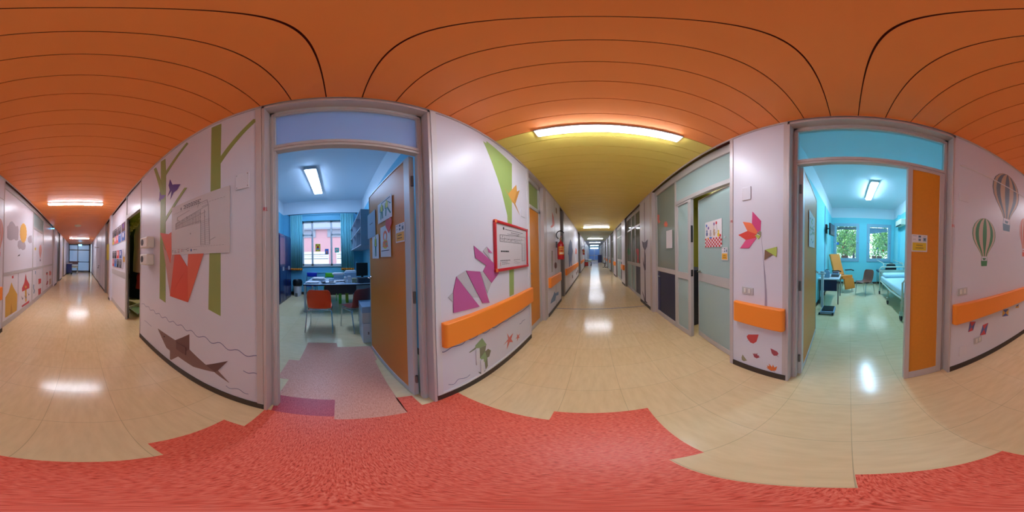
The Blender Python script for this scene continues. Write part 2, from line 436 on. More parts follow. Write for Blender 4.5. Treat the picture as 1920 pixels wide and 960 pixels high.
d1 = door_frame('door_1', 'L', -.455, .615, XL, -.998, label='office door frame of pinkish aluminium with frosted transom')
# open leaf : hinge near (-1.06,.50), swinging into the office
def leaf_T(hx, hy, ex, ey):
    t = Vector((ex - hx, ey - hy, 0)).normalized(); n = Vector((-t.y, t.x, 0))
    return Matrix((( t.x, n.x, 0, hx), (t.y, n.y, 0, hy), (0, 0, 1, 0), (0, 0, 0, 1))), (Vector((ex - hx, ey - hy))).length
T1, W1 = leaf_T(-1.07, .535, -2.13, .445)
def leaf(parent, T, W, h, panel, frame='metal', sides=(.085, .012, .07, .015), th=.02, extra=()):
    mb = MB(); a, b, c, d = sides
    mb.box(0, a, -th, th, .01, h, 0, T); mb.box(W - b, W, -th, th, .01, h, 0, T)
    mb.box(a, W - b, -th, th, .01, c, 0, T); mb.box(a, W - b, -th, th, h - d, h, 0, T)
    for z0, z1 in extra: mb.box(a, W - b, -th, th, z0, z1, 0, T)
    lf = mb.build('leaf_frame', [frame], parent, bevel=.002)
    MB().box(a, W - b, -th + .006, th - .006, c, h - d, 0, T).build('leaf_panel', panel, lf)
    return lf
lf1 = leaf(d1, T1, W1, 2.20, 'door_orange2')
def lever(parent, T, u, side, z, mn='chrome', d=1):
    mb = MB(); s = side
    mb.cyl(T @ Vector((u, s * .018, z)), T @ Vector((u, s * .026, z)), .024, 14)
    mb.tube([T @ Vector((u, s * .02, z)), T @ Vector((u, s * .06, z)), T @ Vector((u + d * .02, s * .065, z)), T @ Vector((u + d * .12, s * .06, z))], .009, 8)
    return mb.build('handle', mn, parent)
lever(lf1, T1, W1 - .05, -1, 1.10, d=-1); lever(lf1, T1, W1 - .05, 1, 1.10, d=-1)
for z in (.25, 1.05, 1.95):
    MB().cyl(T1 @ Vector((-.01, -.0, z - .045)), T1 @ Vector((-.01, -.0, z + .045)), .011, 10).build('hinge', 'metal_dark', lf1)

# ---- papers on the open office door -----------------------------------------
nrm1 = (T1.to_3x3() @ Vector((0, 1, 0)))
def on_leaf(u0, u1, z0, z1, tilt=0.0, T=T1, side=1, th=.02):
    o = T @ Vector((u0, side * (th + .001), z0)); e = T @ Vector((u1, side * (th + .001), z0 + tilt)); 
    return o, e - o, Vector((0, 0, z1 - z0)), T.to_3x3() @ Vector((0, side, 0))
def paper(name, label, cat, geo, mn='paper', group=None):
    o, ux, uz, n = geo
    t = thing(name, label, cat, o, group=group)
    b = Board(o, ux, uz, n); b.rect(0, 0, 1, 1, mn, .002); b.build('sheet', t)
    return t, Board(o + n * .002, ux, uz, n)
def U(x): return (-1.07 - x) / (2.13 - 1.07) * W1   # distance along the leaf from world x
def figure(b, u, v, s, pose=0):
    # plain coloured-in child's drawing of a standing figure
    b.disc(u, v + .36 * s, .05 * s, .05 * s, 'fig_yellow'); b.poly([(u - .09 * s, v + .3 * s), (u + .09 * s, v + .3 * s), (u + .07 * s, v + .02 * s), (u - .07 * s, v + .02 * s)], 'fig_yellow', .0018)
    b.poly([(u - .12 * s, v + .3 * s), (u - .07 * s, v + .32 * s), (u - .1 * s, v + .0), (u - .15 * s, v + .02)], 'fig_green')
    b.poly([(u + .12 * s, v + .3 * s), (u + .07 * s, v + .32 * s), (u + (.1 + .15 * pose) * s, v + .1 * pose * s), (u + (.16 + .15 * pose) * s, v + .12 * pose * s)], 'fig_green')
    b.poly([(u - .08 * s, v + .03 * s), (u, v + .03 * s), (u - .05 * s, v - .38 * s), (u - .11 * s, v - .38 * s)], 'fig_green')
    b.poly([(u, v + .03 * s), (u + .08 * s, v + .03 * s), (u + (.1 + .2 * pose) * s, v - .36 * s), (u + (.04 + .2 * pose) * s, v - .38 * s)], 'fig_green')
t, b = paper('drawing', 'coloured-in drawing of two green and yellow figures, top sheet on the open orange door', 'drawing', on_leaf(U(-1.76), U(-1.38), 1.73, 1.955))
b.ux, b.uz = b.ux, b.uz
figure(b, .32, .5, .95); figure(b, .68, .52, .9, 1); b.text(.3, .9, .93, .03, 'ink'); b.build('picture', t)
t, b = paper('notice_sheet', 'blank looking sheet in a clear sleeve at the free edge of the orange door', 'notice', on_leaf(U(-2.19), U(-1.86), 1.61, 1.94), 'bluegrey')
b.text(.3, .7, .55, .02, 'ink'); b.build('writing', t)
t, b = paper('drawing', 'drawing of one green and yellow figure under the sleeved sheet on the door', 'drawing', on_leaf(U(-1.99), U(-1.75), 1.345, 1.62))
b.o = b.o + nrm1 * .0; figure(b, .55, .5, 1.1); b.build('picture', t)
t, b = paper('drawing', 'orange and yellow crayon drawing with a red paper shape at its corner', 'drawing', on_leaf(U(-1.69), U(-1.42), 1.36, 1.675))
b.disc(.5, .66, .2, .18, 'pet_orange'); b.disc(.52, .64, .11, .11, 'paper', .002); b.disc(.5, .4, .24, .14, 'fig_yellow', .002); b.poly([(.3, .5), (.7, .5), (.76, .3), (.25, .32)], 'pet_orange', .0022)
b.disc(.4, .38, .07, .05, 'sign_orange', .0026); b.disc(.62, .4, .07, .05, 'heron1', .0026); b.text(.1, .85, .2, .02, 'ink'); b.build('picture', t)
bd = Board(*on_leaf(U(-1.53), U(-1.38), 1.585, 1.73)); bd.o = bd.o + nrm1 * .004
bd.poly([(.5, 0), (1, .55), (.95, .85), (.75, 1), (.5, .85), (.25, 1), (.02, .8), (.05, .5)], 'pet_red', .004)
tag(bd.mb.build('paper_heart', bd.ms, smooth=False), 'red folded paper heart stuck between two drawings on the office door', 'paper heart')
def room_sign(geo, label, col, group=None):
    t, b = paper('room_sign', label, 'room sign', geo, 'paper', group)
    b.rect(.07, .07, .93, .53, col); b.text(.3, .7, .38, .035, 'ink', .0024); b.text(.25, .75, .22, .035, 'ink', .0024)
    b.rect(.42, .83, .58, .95, 'bluegrey'); b.rect(.42, .63, .58, .76, 'bluegrey'); b.rect(.72, .62, .92, .84, 'bluegrey')
    b.text(.08, .3, .92, .02, 'ink_soft'); b.text(.08, .25, .72, .02, 'ink_soft'); b.text(.74, .9, .92, .02, 'ink_soft')
    b.rect(.46, .85, .5, .93, 'ink', .0024); b.rect(.52, .85, .56, .93, 'ink', .0024); b.rect(.47, .65, .5, .74, 'ink', .0024); b.rect(.52, .65, .55, .74, 'ink', .0024); b.rect(.79, .68, .85, .79, 'ink', .0024)
    b.build('print', t); return t
room_sign(on_leaf(U(-1.31), U(-1.15), 1.475, 1.63), 'orange and white room sign near the hinge side of the open office door', 'sign_orange')

# ---- left wall, forward part --------------------------------------------------
wallseg('L', .615, 2.24)
struct('trim_3', MB().box(XL, XL + .012, .62, .665, .08, ZC - .02).box(XL, XL + .012, 2.18, 2.24, .08, ZC - .02).box(XL, XL + .01, .665, 2.18, .078, .10), 'offwhite')
# door 2 : closed orange door with green transom
mb = MB(); mb.box(-1.06, -1.0, 2.24, 3.0, 2.15, 2.21).box(-1.06, -1.0, 2.24, 2.275, 0, ZC).box(-1.06, -1.0, 2.93, 3.0, 0, ZC).box(-1.06, -1.0, 2.24, 3.0, 2.64, ZC)
mb.box(-1.06, XL - .004, 3.0, 3.20, 0, ZC - .005, 1).box(-1.06, XL, 2.24, 3.2, ZC - .04, ZC, 1)
d2 = struct('door_2', mb, ['metal', 'metal_pink'], 'closed orange door with green transom beyond the framed plan')
struct('transom_pane', box1(-1.035, -1.03, 2.275, 2.93, 2.21, 2.64), 'glass_green', parent=d2)
mb = box1(-1.05, -1.012, 2.28, 2.925, .01, 2.145); l2 = mb.build('leaf_panel', 'door_orange', d2)
MB().box(-1.052, -1.008, 2.28, 2.925, .01, .1).box(-1.052, -1.008, 2.905, 2.925, .1, 2.145).build('leaf_trim', 'metal', d2)
MB().cyl((-1.012, 2.34, 1.05), (-.995, 2.34, 1.05), .02, 12).tube([(-1.0, 2.34, 1.05), (-.97, 2.34, 1.05), (-.965, 2.36, 1.05), (-.968, 2.43, 1.05)], .008).build('handle', 'chrome', d2)
wallseg('L', 3.2, 4.5, seams=(3.9,))
rail('L', 3.22, 4.36, 'orange bumper rail under the nearer fire extinguisher')
rail('L', .665, 2.24, 'long orange bumper rail under the red framed plan')
# recessed grey door
mb = MB(); mb.box(-1.09, -1.03, 4.5, 5.1, 0, ZC).box(-1.05, XL - .002, 5.02, 5.22, 0, ZC - .004, 1).box(-1.05, XL + .0, 4.5, 4.56, 0, ZC - .004, 1)
d3 = struct('door_3', mb, ['frame_grey', 'frame_grey'], 'recessed grey doorway behind the nearer fire extinguisher')
box1(-1.03, -1.024, 4.62, 4.72, 1.45, 1.6).build('door_plate', 'ink', d3)
wallseg('L', 5.22, 9.9, seams=(6.0, 7.1, 8.3))
rail('L', 5.24, 9.4, 'orange bumper rail below the blue bear sticker')
mb = MB(); mb.box(-1.09, -1.03, 9.9, 11.5, 0, ZC).box(-1.05, XL - .003, 9.9, 9.98, 0, ZC, 1).box(-1.05, XL - .003, 11.4, 11.5, 0, ZC, 1)
struct('door_4', mb, ['metal_dark', 'frame_grey'], 'dark recessed door beyond the blue bear sticker')
wallseg('L', 11.5, 15.6, seams=(12.8, 14.2))
rail('L', 11.55, 15.4, 'farthest orange bumper rail on the left, beneath the second extinguisher')
y = 15.6
for k in range(5):
    mb = MB(); mb.box(-1.05, XL - .003, y, y + .1, 0, ZC, 1).box(-1.08, -1.02, y + .1, y + 1.0, 0, ZC, 0)
    struct('door_%d' % (5 + k), mb, ['frost_grey' if k % 2 else 'metal_dark', 'frame_grey'], smooth=False)
    wallseg('L', y + 1.0, min(y + 3.4, 32.6), seams=(y + 2,)); y += 3.4

# ---- left wall, backward part ----------------------------------------------------
wallseg('L', -2.44, -.455)
struct('trim_4', MB().box(XL, XL + .01, -.50, -.457, .08, ZC - .02).box(XL - .02, XL + .006, -2.455, -2.435, 0, ZC - .02), 'metal_pink')
# cloakroom doorway
mb = MB(); mb.box(-1.0, -.935, -3.36, -2.44, 2.21, 2.30).box(-.985, -.94, -3.40, -3.345, 0, ZC, 1).box(-.99, -.955, -3.36, -2.44, 2.30, ZC, 2).box(-1.05, -.94, -2.455, -2.44, 0, 2.21, 1)
d10 = struct('door_10', mb, ['metal', 'metal', 'panel_white'], 'cloakroom doorway with a white panel above')
mb = MB().box(-1.02, -.965, -5.06, -3.40, .12, .90).box(-1.02, -.965, -5.06, -3.40, 1.04, 2.12, 0).box(-1.02, -.965, -5.06, -3.40, 2.18, ZC - .03)
mb.box(-1.03, -.957, -5.06, -3.40, 0, .12, 1).box(-1.03, -.957, -5.06, -3.40, .90, 1.04, 1).box(-1.03, -.957, -5.06, -3.40, 2.12, 2.18, 1).box(-1.03, -.957, -3.47, -3.40, 0, ZC, 1)
struct('wall_left', mb, ['panel_white', 'metal'])
wallseg('L', -5.30, -5.06, x=-.90)
mb = MB().box(-1.06, -1.0, -6.3, -5.3, 0, ZC, 1).box(-1.06, XL, -6.42, -6.3, 0, ZC, 2)
d11 = struct('door_11', mb, ['metal', 'beige_door', 'frame_grey'], 'beige door beside the yellow banner')
MB().cyl((-1.0, -5.42, 1.02), (-.97, -5.42, 1.02), .02, 10).build('handle', 'metal_dark', d11)
wallseg('L', -7.6, -6.42, x=-.94)
mb = MB().box(-1.04, -.985, -7.4, -6.55, .02, 2.15)
struct('door_12', mb, ['frost_grey'])
wallseg('L', -8.6, -7.6, seams=(-8.1,), x=-.93)
wallseg('L', -9.9, -8.6, x=-.95)
wallseg('L', -12.4, -9.9, seams=(-11.,), x=-.93)
wallseg('L', -16.1, -12.4, seams=(-13.4, -14.6), x=-.95)
# ---- right wall, forward part --------------------------------------------------
wallseg('R', .51, 1.09)
rail('R', .515, 1.05, 'short orange bumper rail below the origami flower')
struct('trim_5', MB().box(XR - .008, XR + .05, 1.09, 1.13, 0, ZC - .02, 0).box(XR - .005, XR, .512, .545, .08, ZC - .02), ['metal_pink'])
door14 = MB()
x = XP
def partition(y0, y1, label, posts, low='navy2', name='wall_right'):
    """aluminium and glass partition with a transom band, middle rail and low panels"""
    mb = MB()
    for a in posts: mb.box(x, x + .05, a - .028, a + .028, 0, ZC)
    mb.box(x, x + .05, y0, y1, 2.64, ZC).box(x, x + .05, y0, y1, 0, .09).box(x, x + .05, y0, y1, .98, 1.05)
    return struct(name, mb, ['metal'], label, bevel=.003)
# partition A : window bay, fixed leaf, open leaf
mb = MB()
for a, b in ((3.24, 3.32), (2.40, 2.44)): mb.box(x, x + .05, a, b, 0, ZC)
mb.box(x - .01, x + .06, 1.13, 3.32, 2.62, ZC).box(x, x + .05, 2.44, 3.24, 0, .09).box(x, x + .05, 2.44, 3.24, .97, 1.05)
mb.box(x - .008, x + .05, 1.13, 2.40, 2.165, 2.225).box(x, x + .05, 1.13, 1.165, 0, ZC)
pA = struct('wall_right', mb, ['metal'], 'aluminium and glass partition', bevel=.003)
struct('pane', box1(x + .018, x + .026, 2.44, 3.24, 1.05, 2.62), 'glass_dim', parent=pA)
struct('transom_pane', box1(x + .018, x + .026, 1.165, 2.40, 2.225, 2.62), 'glass_frost', parent=pA)
struct('lower_panel', MB().box(x + .018, x + .03, 2.44, 3.12, .09, .97).box(x + .018, x + .03, 3.14, 3.24, .09, .84, 1).box(x + .018, x + .03, 3.14, 3.24, .86, .97, 1), ['navy2', 'navy'], parent=pA)
# fixed narrow leaf
mb = MB().box(x - .003, x + .05, 2.34, 2.39, .01, 2.16).box(x - .003, x + .05, 1.955, 2.03, .01, 2.16).box(x - .003, x + .05, 2.03, 2.34, .01, .09).box(x - .003, x + .05, 2.03, 2.34, .94, 1.04).box(x - .003, x + .05, 2.03, 2.34, 2.13, 2.16)
fx = struct('door_14', mb, ['metal'], 'narrow fixed glass leaf next to the ajar door', bevel=.002)
struct('pane', box1(x + .015, x + .023, 2.03, 2.34, .09, 2.13), 'glass_frost', parent=fx)
struct('lock_plate', MB().box(x + .0, x + .035, 1.952, 1.957, 1.0, 1.1).box(x + .0, x + .035, 1.952, 1.957, 1.5, 1.75), 'black', parent=fx)
# ajar leaf
T2, W2 = leaf_T(1.365, 1.165, 1.485, 1.955)
d15 = thing('door_13', None, None, (1.365, 1.165, 0)); d15['kind'] = 'structure'
lf2 = leaf(d15, T2, W2, 2.155, 'glass_frost', sides=(.03, .012, .09, .012), extra=((.93, 1.05),))
lever(lf2, T2, W2 - .05, 1, 1.07, d=-1)
# marks for the leaf side facing the corridor (+ normal points to -x)
chk = on_leaf(.20, .585, 1.42, 1.76, T=T2, side=1)
chk = (T2 @ Vector((.585, .021, 1.42)), T2.to_3x3() @ Vector((-.385, 0, 0)), Vector((0, 0, .345)), T2.to_3x3() @ Vector((0, 1, 0)))
t, b = paper('poster', 'party poster with balloons and a red checked cloth on the ajar glass door', 'poster', chk)
for i in range(12):
    for j in range(5):
        if (i + j) % 2 == 0: b.rect(i / 12, j * .07, (i + 1) / 12, (j + 1) * .07, 'red', .0012)
for u, v, cmn in ((.1, .86, 'blue_sky'), (.22, .75, 'violet_dec'), (.57, .86, 'violet_dec'), (.7, .88, 'red')): b.disc(u, v, .04, .06, cmn)
b.line(.7, .82, .76, .6, .002, 'ink'); b.line(.76, .6, .68, .5, .002, 'ink'); b.line(.57, .8, .52, .55, .002, 'ink'); b.line(.1, .8, .14, .6, .002, 'ink')
for u, v, cmn, r in ((.12, .5, 'bear_blue', .055), (.35, .48, 'cloud', .06), (.58, .48, 'bal_tan', .06), (.82, .42, 'yellow', .055)):
    b.disc(u, v + .02, r, r * 1.5, cmn, .002); b.disc(u, v + .14, r * .7, r * .8, cmn, .0022)
b.disc(.36, .36, .09, .03, 'blue_sky', .0026); b.disc(.2, .35, .05, .03, 'sign_orange', .0026); b.disc(.92, .4, .04, .05, 'red', .0026)
b.build('picture', t)
room_sign((T2 @ Vector((.205, .021, 1.26)), T2.to_3x3() @ Vector((-.115, 0, 0)), Vector((0, 0, .15)), T2.to_3x3() @ Vector((0, 1, 0))), 'small orange and white room sign below the party poster', 'sign_orange')
MB().lathe(T2 @ Vector((.14, .022, 1.53)), [(.0, -.004), (.012, -.003), (.012, .003), (0, .004)], 12, axis='X').build('door_stop', 'offwhite', lf2)
# post and pillar
struct('trim_6', box1(XR - .012, XR + .1, 3.32, 3.45, 0, ZC - .02), 'metal_pink')
wallseg('R', 3.45, 4.28, seams=(3.86,))
box_mat = MB().box(XR - .004, XR - .0, 4.05, 4.25, 1.95, 2.03); 
tag(box_mat.build('wall_tag', 'ivory'), 'small ivory label high on the white pillar with the arrow', 'label')
YS = [(4.28, 6.5, 7.2), (7.2, 9.2, 10.1), (10.1, 12.1, 12.8), (12.8, 15.0, 15.8), (15.8, 18.2, 19.0), (19.0, 22, 22.8), (22.8, 26, 26.8), (26.8, 30.4, 31.2)]
for k, (a, bq, c) in enumerate(YS):
    L_ = bq - .12 - a; mb = MB()
    ps = [a + L_ * f for f in (0.01, .38, .62, .99)]
    for p in ps: mb.box(x, x + .05, p - .025, p + .025, 0, ZC)
    mb.box(x - .008, x + .06, a, bq - .1, 2.62, ZC).box(x, x + .05, a, bq - .1, 0, .09).box(x, x + .05, a, bq - .1, .94, 1.04).box(x, x + .05, a, bq - .1, 2.165, 2.225)
    o = struct('wall_right', mb, ['metal'], 'aluminium and glass partition')
    pn = MB(); lo = MB()
    for i in range(3):
        pn.box(x + .018, x + .026, ps[i] + .025, ps[i + 1] - .025, 1.04, 2.165).box(x + .018, x + .026, ps[i] + .025, ps[i + 1] - .025, 2.225, 2.62)
        lo.box(x + .018, x + .026, ps[i] + .025, ps[i + 1] - .025, .09, .94, 1 if i == 0 else 0)
    struct('pane', pn, 'glass_dim', parent=o); struct('lower_panel', lo, ['glass_frost', 'navy2'], parent=o)
    struct('trim_7', box1(XR, XR + .1, bq - .12, bq, 0, ZC - .02), 'frame_grey')
    wallseg('R', bq, c, seams=((bq + c) / 2,))
    if k < 5: rail('R', bq + .05, c - .05, ['orange bumper rail on the second white pillar of the right side', 'orange bumper rail on the third white pillar of the right side', 'orange bumper rail on the fourth white pillar of the right side', 'orange bumper rail on the fifth white pillar of the right side', 'most distant orange bumper rail of the right side'][k])
wallseg('R', 31.2, 32.6)
# ---- ward doorway (right) ----------------------------------------------------------
d16 = door_frame('door_16', 'R', -.915, .51, XR, 1.335, glass='glass_ward', label='exam room door frame of pinkish aluminium with clear transom')
mb = MB().box(1.315, 1.365, -.525, -.482, .005, 2.19).box(1.315, 1.365, -.853, -.80, .005, 2.19).box(1.315, 1.365, -.80, -.525, .005, .10).box(1.315, 1.365, -.80, -.525, 2.165, 2.19)
fx2 = mb.build('fixed_leaf_frame', 'metal_pink', d16, bevel=.002)
box1(1.322, 1.358, -.80, -.525, .10, 2.165).build('fixed_leaf_panel', 'door_orange', fx2)
room_sign((Vector((1.3213, -.525, 1.375)), Vector((0, -.155, 0)), Vector((0, 0, .152)), Vector((-1, 0, 0))), 'yellow and white room sign on the narrow orange door panel', 'yellow')
T3, W3 = leaf_T(1.40, .435, 2.50, .535)
lf3 = leaf(d16, T3, W3, 2.20, 'door_orange')
lever(lf3, T3, W3 - .06, -1, 1.06, d=-1)
for z in (.25, 1.05, 1.95): MB().cyl(T3 @ Vector((-.01, 0, z - .045)), T3 @ Vector((-.01, 0, z + .045)), .011, 10).build('hinge', 'metal_dark', lf3)
t, b = paper('poster', 'narrow green and blue crayon poster on the open exam room door', 'poster', (T3 @ Vector((.34, -.021, 1.42)), T3.to_3x3() @ Vector((.5, 0, 0)), Vector((0, 0, .42)), T3.to_3x3() @ Vector((0, -1, 0))), 'paper')
for i in range(26):
    u = .1 + .8 * random.random(); v = .1 + .8 * random.random(); b.disc(u, v, .03, .03, random.choice(['leaf2', 'lime_plastic', 'bal_green', 'teal_dec', 'kite_blue']), .0012 + i * .00005, 8)
b.build('picture', t)
# ---- right wall, backward part ------------------------------------------------------
wallseg('R', -2.43, -.915)
struct('trim_8', MB().box(XR - .006, XR, -2.43, -2.41, .08, ZC - .02), 'metal_pink')
rail('R', -2.33, -.93, 'orange bumper rail below the hot air balloons')
mb = MB()
for a, b_ in ((-2.49, -2.43), (-4.36, -4.30), (-5.60, -5.54), (-7.6, -7.5)): mb.box(x, x + .05, a, b_, 0, ZC)
mb.box(x - .012, x + .06, -7.6, -2.43, 2.64, ZC).box(x, x + .05, -7.6, -2.43, 0, .12).box(x, x + .05, -7.6, -2.43, 1.0, 1.07)
mb.box(x, x + .05, -5.54, -4.36, 2.16, 2.24)
pB = struct('wall_right', mb, ['metal'], 'aluminium framed partition with white panels', bevel=.003)
lw = MB().box(x + .012, x + .03, -4.30, -2.49, 1.07, 2.64).box(x + .012, x + .03, -4.30, -3.315, .12, 1.0).box(x + .012, x + .03, -3.295, -2.49, .12, 1.0)
lw.box(x + .012, x + .03, -4.72, -4.36, .12, 2.16).box(x + .012, x + .03, -5.54, -4.74, .12, 2.16).box(x + .012, x + .03, -7.5, -5.60, 1.07, 2.64).box(x + .012, x + .03, -6.4, -5.60, .12, 1.0).box(x + .012, x + .03, -7.5, -6.42, .12, 1.0)
lw.box(x + .03, x + .04, -7.5, -2.49, .12, 2.16, 1)
struct('panel', lw, ['panel_white', 'seam'], parent=pB)
struct('transom_pane', box1(x + .018, x + .026, -5.54, -4.36, 2.24, 2.64), 'glass_frost', parent=pB)
wallseg('R', -8.3, -7.6)
mb = MB().box(1.32, 1.36, -9.3, -8.4, 0, 2.2).box(XR, 1.4, -8.42, -8.3, 0, ZC, 1).box(1.32, 1.4, -9.4, -8.3, 2.2, ZC, 1).box(XR, 1.4, -9.5, -9.38, 0, ZC, 1)
struct('door_17', mb, ['metal_dark', 'frame_grey'])
wallseg('R', -10.5, -9.5)
mb = MB().box(1.32, 1.36, -11.6, -10.6, 0, 2.2).box(XR, 1.4, -10.62, -10.5, 0, ZC, 1).box(1.32, 1.4, -11.7, -10.5, 2.2, ZC, 1).box(XR, 1.4, -11.8, -11.68, 0, ZC, 1)
struct('door_18', mb, ['beige_door', 'frame_grey'])
wallseg('R', -16.1, -11.8, seams=(-13, -14.5))
# ---- corridor ends ----------------------------------------------------------------------
yb = -16.05
mb = MB()
for a, b_ in ((XL, XL + .2), (.33, .40), (XR - .08, XR + .07)): mb.box(a, b_, yb - .06, yb, 0, ZC)
mb.box(XL, XR, yb - .06, yb, 2.64, ZC).box(XL, XR, yb - .06, yb, 2.12, 2.2).box(XL, XR, yb - .06, yb, 0, .14)
d19 = struct('door_19', mb, ['metal_dark'], 'frosted double door closing the short end of the corridor')
struct('pane', MB().box(XL + .2, .33, yb - .035, yb - .025, .14, 2.12).box(.40, XR - .08, yb - .035, yb - .025, .14, 2.12).box(XL + .2, .33, yb - .035, yb - .025, 2.2, 2.64).box(.40, XR - .08, yb - .035, yb - .025, 2.2, 2.64), 'glass_end', parent=d19)
MB().tube([(-.74, yb + .05, 1.0), (.3, yb + .05, 1.0)], .03).box(-.76, -.70, yb, yb + .07, .95, 1.06).box(.27, .33, yb, yb + .07, .95, 1.06).build('panic_bar', 'black', d19)
yf = 32.5
mb = MB()
for a, b_ in ((XL, XL + .1), (.12, .2), (XR - .1, XR)): mb.box(a, b_, yf, yf + .06, 0, ZC)
mb.box(XL, XR, yf, yf + .06, 2.3, ZC).box(XL, XR, yf, yf + .06, .95, 1.05).box(XL, XR, yf, yf + .06, 0, .1)
d20 = struct('door_20', mb, ['metal'], 'blue glass double door at the far end of the long corridor')
struct('pane', MB().box(XL + .1, .12, yf + .02, yf + .03, .1, 2.3).box(.2, XR - .1, yf + .02, yf + .03, .1, 2.3), 'glass_blue', parent=d20)

# ================================================================= SIDE ROOMS
def plaster_box(name, x0, x1, y0, y1, z1, zf, lower, axis, holes=()):
    """one wall slab (axis 'X': normal along x, 'Y': along y) with painted dado height zf and rectangular holes"""
    mb = MB()
    if axis == 'X':
        cuts = sorted(holes); y = y0
        for (a, b, c, d) in cuts:
            mb.box(x0, x1, y, a, 0, zf); mb.box(x0, x1, a, b, 0, c); mb.box(x0, x1, a, b, d, zf); y = b
        mb.box(x0, x1, y, y1, 0, zf)
        mb.box(x0, x1, y0, y1, zf, z1, 1)
    else:
        mb.box(x0, x1, y0, y1, 0, zf); mb.box(x0, x1, y0, y1, zf, z1, 1)
    return struct(name, mb, [lower, 'plaster_white'], smooth=False)
# office
OX, OY0, OY1, OZ = -5.99, -2.05, .93, 3.6
plaster_box('wall_office_far', OX - .25, OX, OY0, OY1, OZ, 3.1, 'plaster_blue', 'X', [(-1.32, .20, 1.08, 2.8)])
plaster_box('wall_office_left', OX, -1.06, OY0 - .15, OY0, OZ, 3.1, 'plaster_blue', 'Y')
plaster_box('wall_office_right', OX, -1.06, OY1, OY1 + .15, OZ, 3.1, 'plaster_blue', 'Y')
struct('ceiling_office', box1(OX - .2, -.98, OY0 - .1, OY1 + .1, OZ, OZ + .1), 'plaster_white')
struct('wall_office_near', MB().box(-1.12, -1.05, OY0, -.455, 0, OZ).box(-1.12, -1.05, .615, OY1, 0, OZ).box(-1.12, -.99, -.455, .615, ZC, OZ), 'plaster_blue')
struct('baseboard_office', MB().box(OX, OX + .01, OY0, OY1, 0, .1).box(OX, -1.12, OY0, OY0 + .01, 0, .1).box(OX, -1.12, OY1 - .01, OY1, 0, .1), 'skirting')
# window of the office
mb = MB(); X0, X1 = OX - .16, OX - .10
for a, b_ in ((-1.32, -1.27), (-.975, -.905), (-.255, -.185), (.15, .20)): mb.box(X0, X1, a, b_, 1.08, 2.8)
mb.box(X0, X1, -1.32, .2, 1.08, 1.16).box(X0, X1, -1.32, .2, 2.73, 2.8).box(X0, X1, -1.32, -.94, 2.22, 2.29).box(X0, X1, -.22, .2, 2.22, 2.29).box(OX - .1, OX + .03, -1.33, .21, 1.06, 1.085)
w1 = struct('window_1', mb, 'metal', 'wide office window with grey aluminium frame')
struct('pane', MB().box(X0 + .025, X0 + .031, -1.27, -.975, 1.16, 2.22).box(X0 + .025, X0 + .031, -1.27, -.975, 2.29, 2.73).box(X0 + .025, X0 + .031, -.905, -.255, 1.16, 2.73).box(X0 + .025, X0 + .031, -.185, .15, 1.16, 2.22).box(X0 + .025, X0 + .031, -.185, .15, 2.29, 2.73), 'glass_win', parent=w1)
def win_sticker(y0, y1, z0, z1, marks, label):
    t, b = paper('window_picture', label, 'window picture', (Vector((OX - .098 - .03, y0, z0)), Vector((0, y1 - y0, 0)), Vector((0, 0, z1 - z0)), Vector((1, 0, 0))), marks[0])
    for mmm in marks[1:]: b.disc(*mmm)
    b.build('picture', t)
win_sticker(-.83, -.64, 1.63, 1.92, ('yellow', (.5, .55, .2, .2, 'red'), (.5, .35, .35, .08, 'blue_sky', .002), (.2, .85, .1, .06, 'ink'), (.8, .85, .1, .06, 'ink'), (.2, .15, .1, .06, 'ink'), (.8, .12, .1, .06, 'ink')), 'yellow picture taped on the middle office window pane')
win_sticker(-.47, -.33, 1.52, 1.72, ('blue_sky', (.5, .45, .25, .25, 'star_red'), (.5, .15, .4, .12, 'leaf_brown', .002)), 'blue picture taped on the middle office window pane')
win_sticker(-.10, .06, 1.58, 1.76, ('teal_dec', (.45, .5, .25, .3, 'paper'), (.5, .45, .12, .2, 'leaf_or', .002)), 'round teal picture on the right office window pane')
# curtains
def curtain(y0, y1, label):
    mb = MB(); n = 60; rows = [[], [], []]
    for k, z in enumerate((3.02, 1.01, .93)):
        for i in range(n + 1):
            u = i / n; y = y0 + (y1 - y0) * u
            rows[k].append(Vector((OX + .10 + .025 * math.sin(u * 2 * PI * 8) + .012 * math.sin(u * 31 + z), y + (.01 * math.sin(u * 17) if k else 0), z)))
    mb.grid(rows[:2], 0); mb.grid(rows[1:], 1)
    mb2 = MB(); 
    return tag(mb.build('curtain', ['curtain', 'curtain_hem'], solid=.006), label, 'curtain', 'office curtains')
curtain(-1.74, -1.28, 'teal curtain with orange hem left of the office window')
curtain(.13, .60, 'teal curtain with orange hem right of the office window')
tag(MB().tube([(OX + .10, -1.85, 3.05), (OX + .10, .75, 3.05)], .012).box(OX, OX + .1, -1.80, -1.77, 3.03, 3.07).box(OX, OX + .1, .69, .72, 3.03, 3.07).build('curtain_rail', 'metal_dark'), 'thin dark curtain rail above the office window', 'curtain rail')
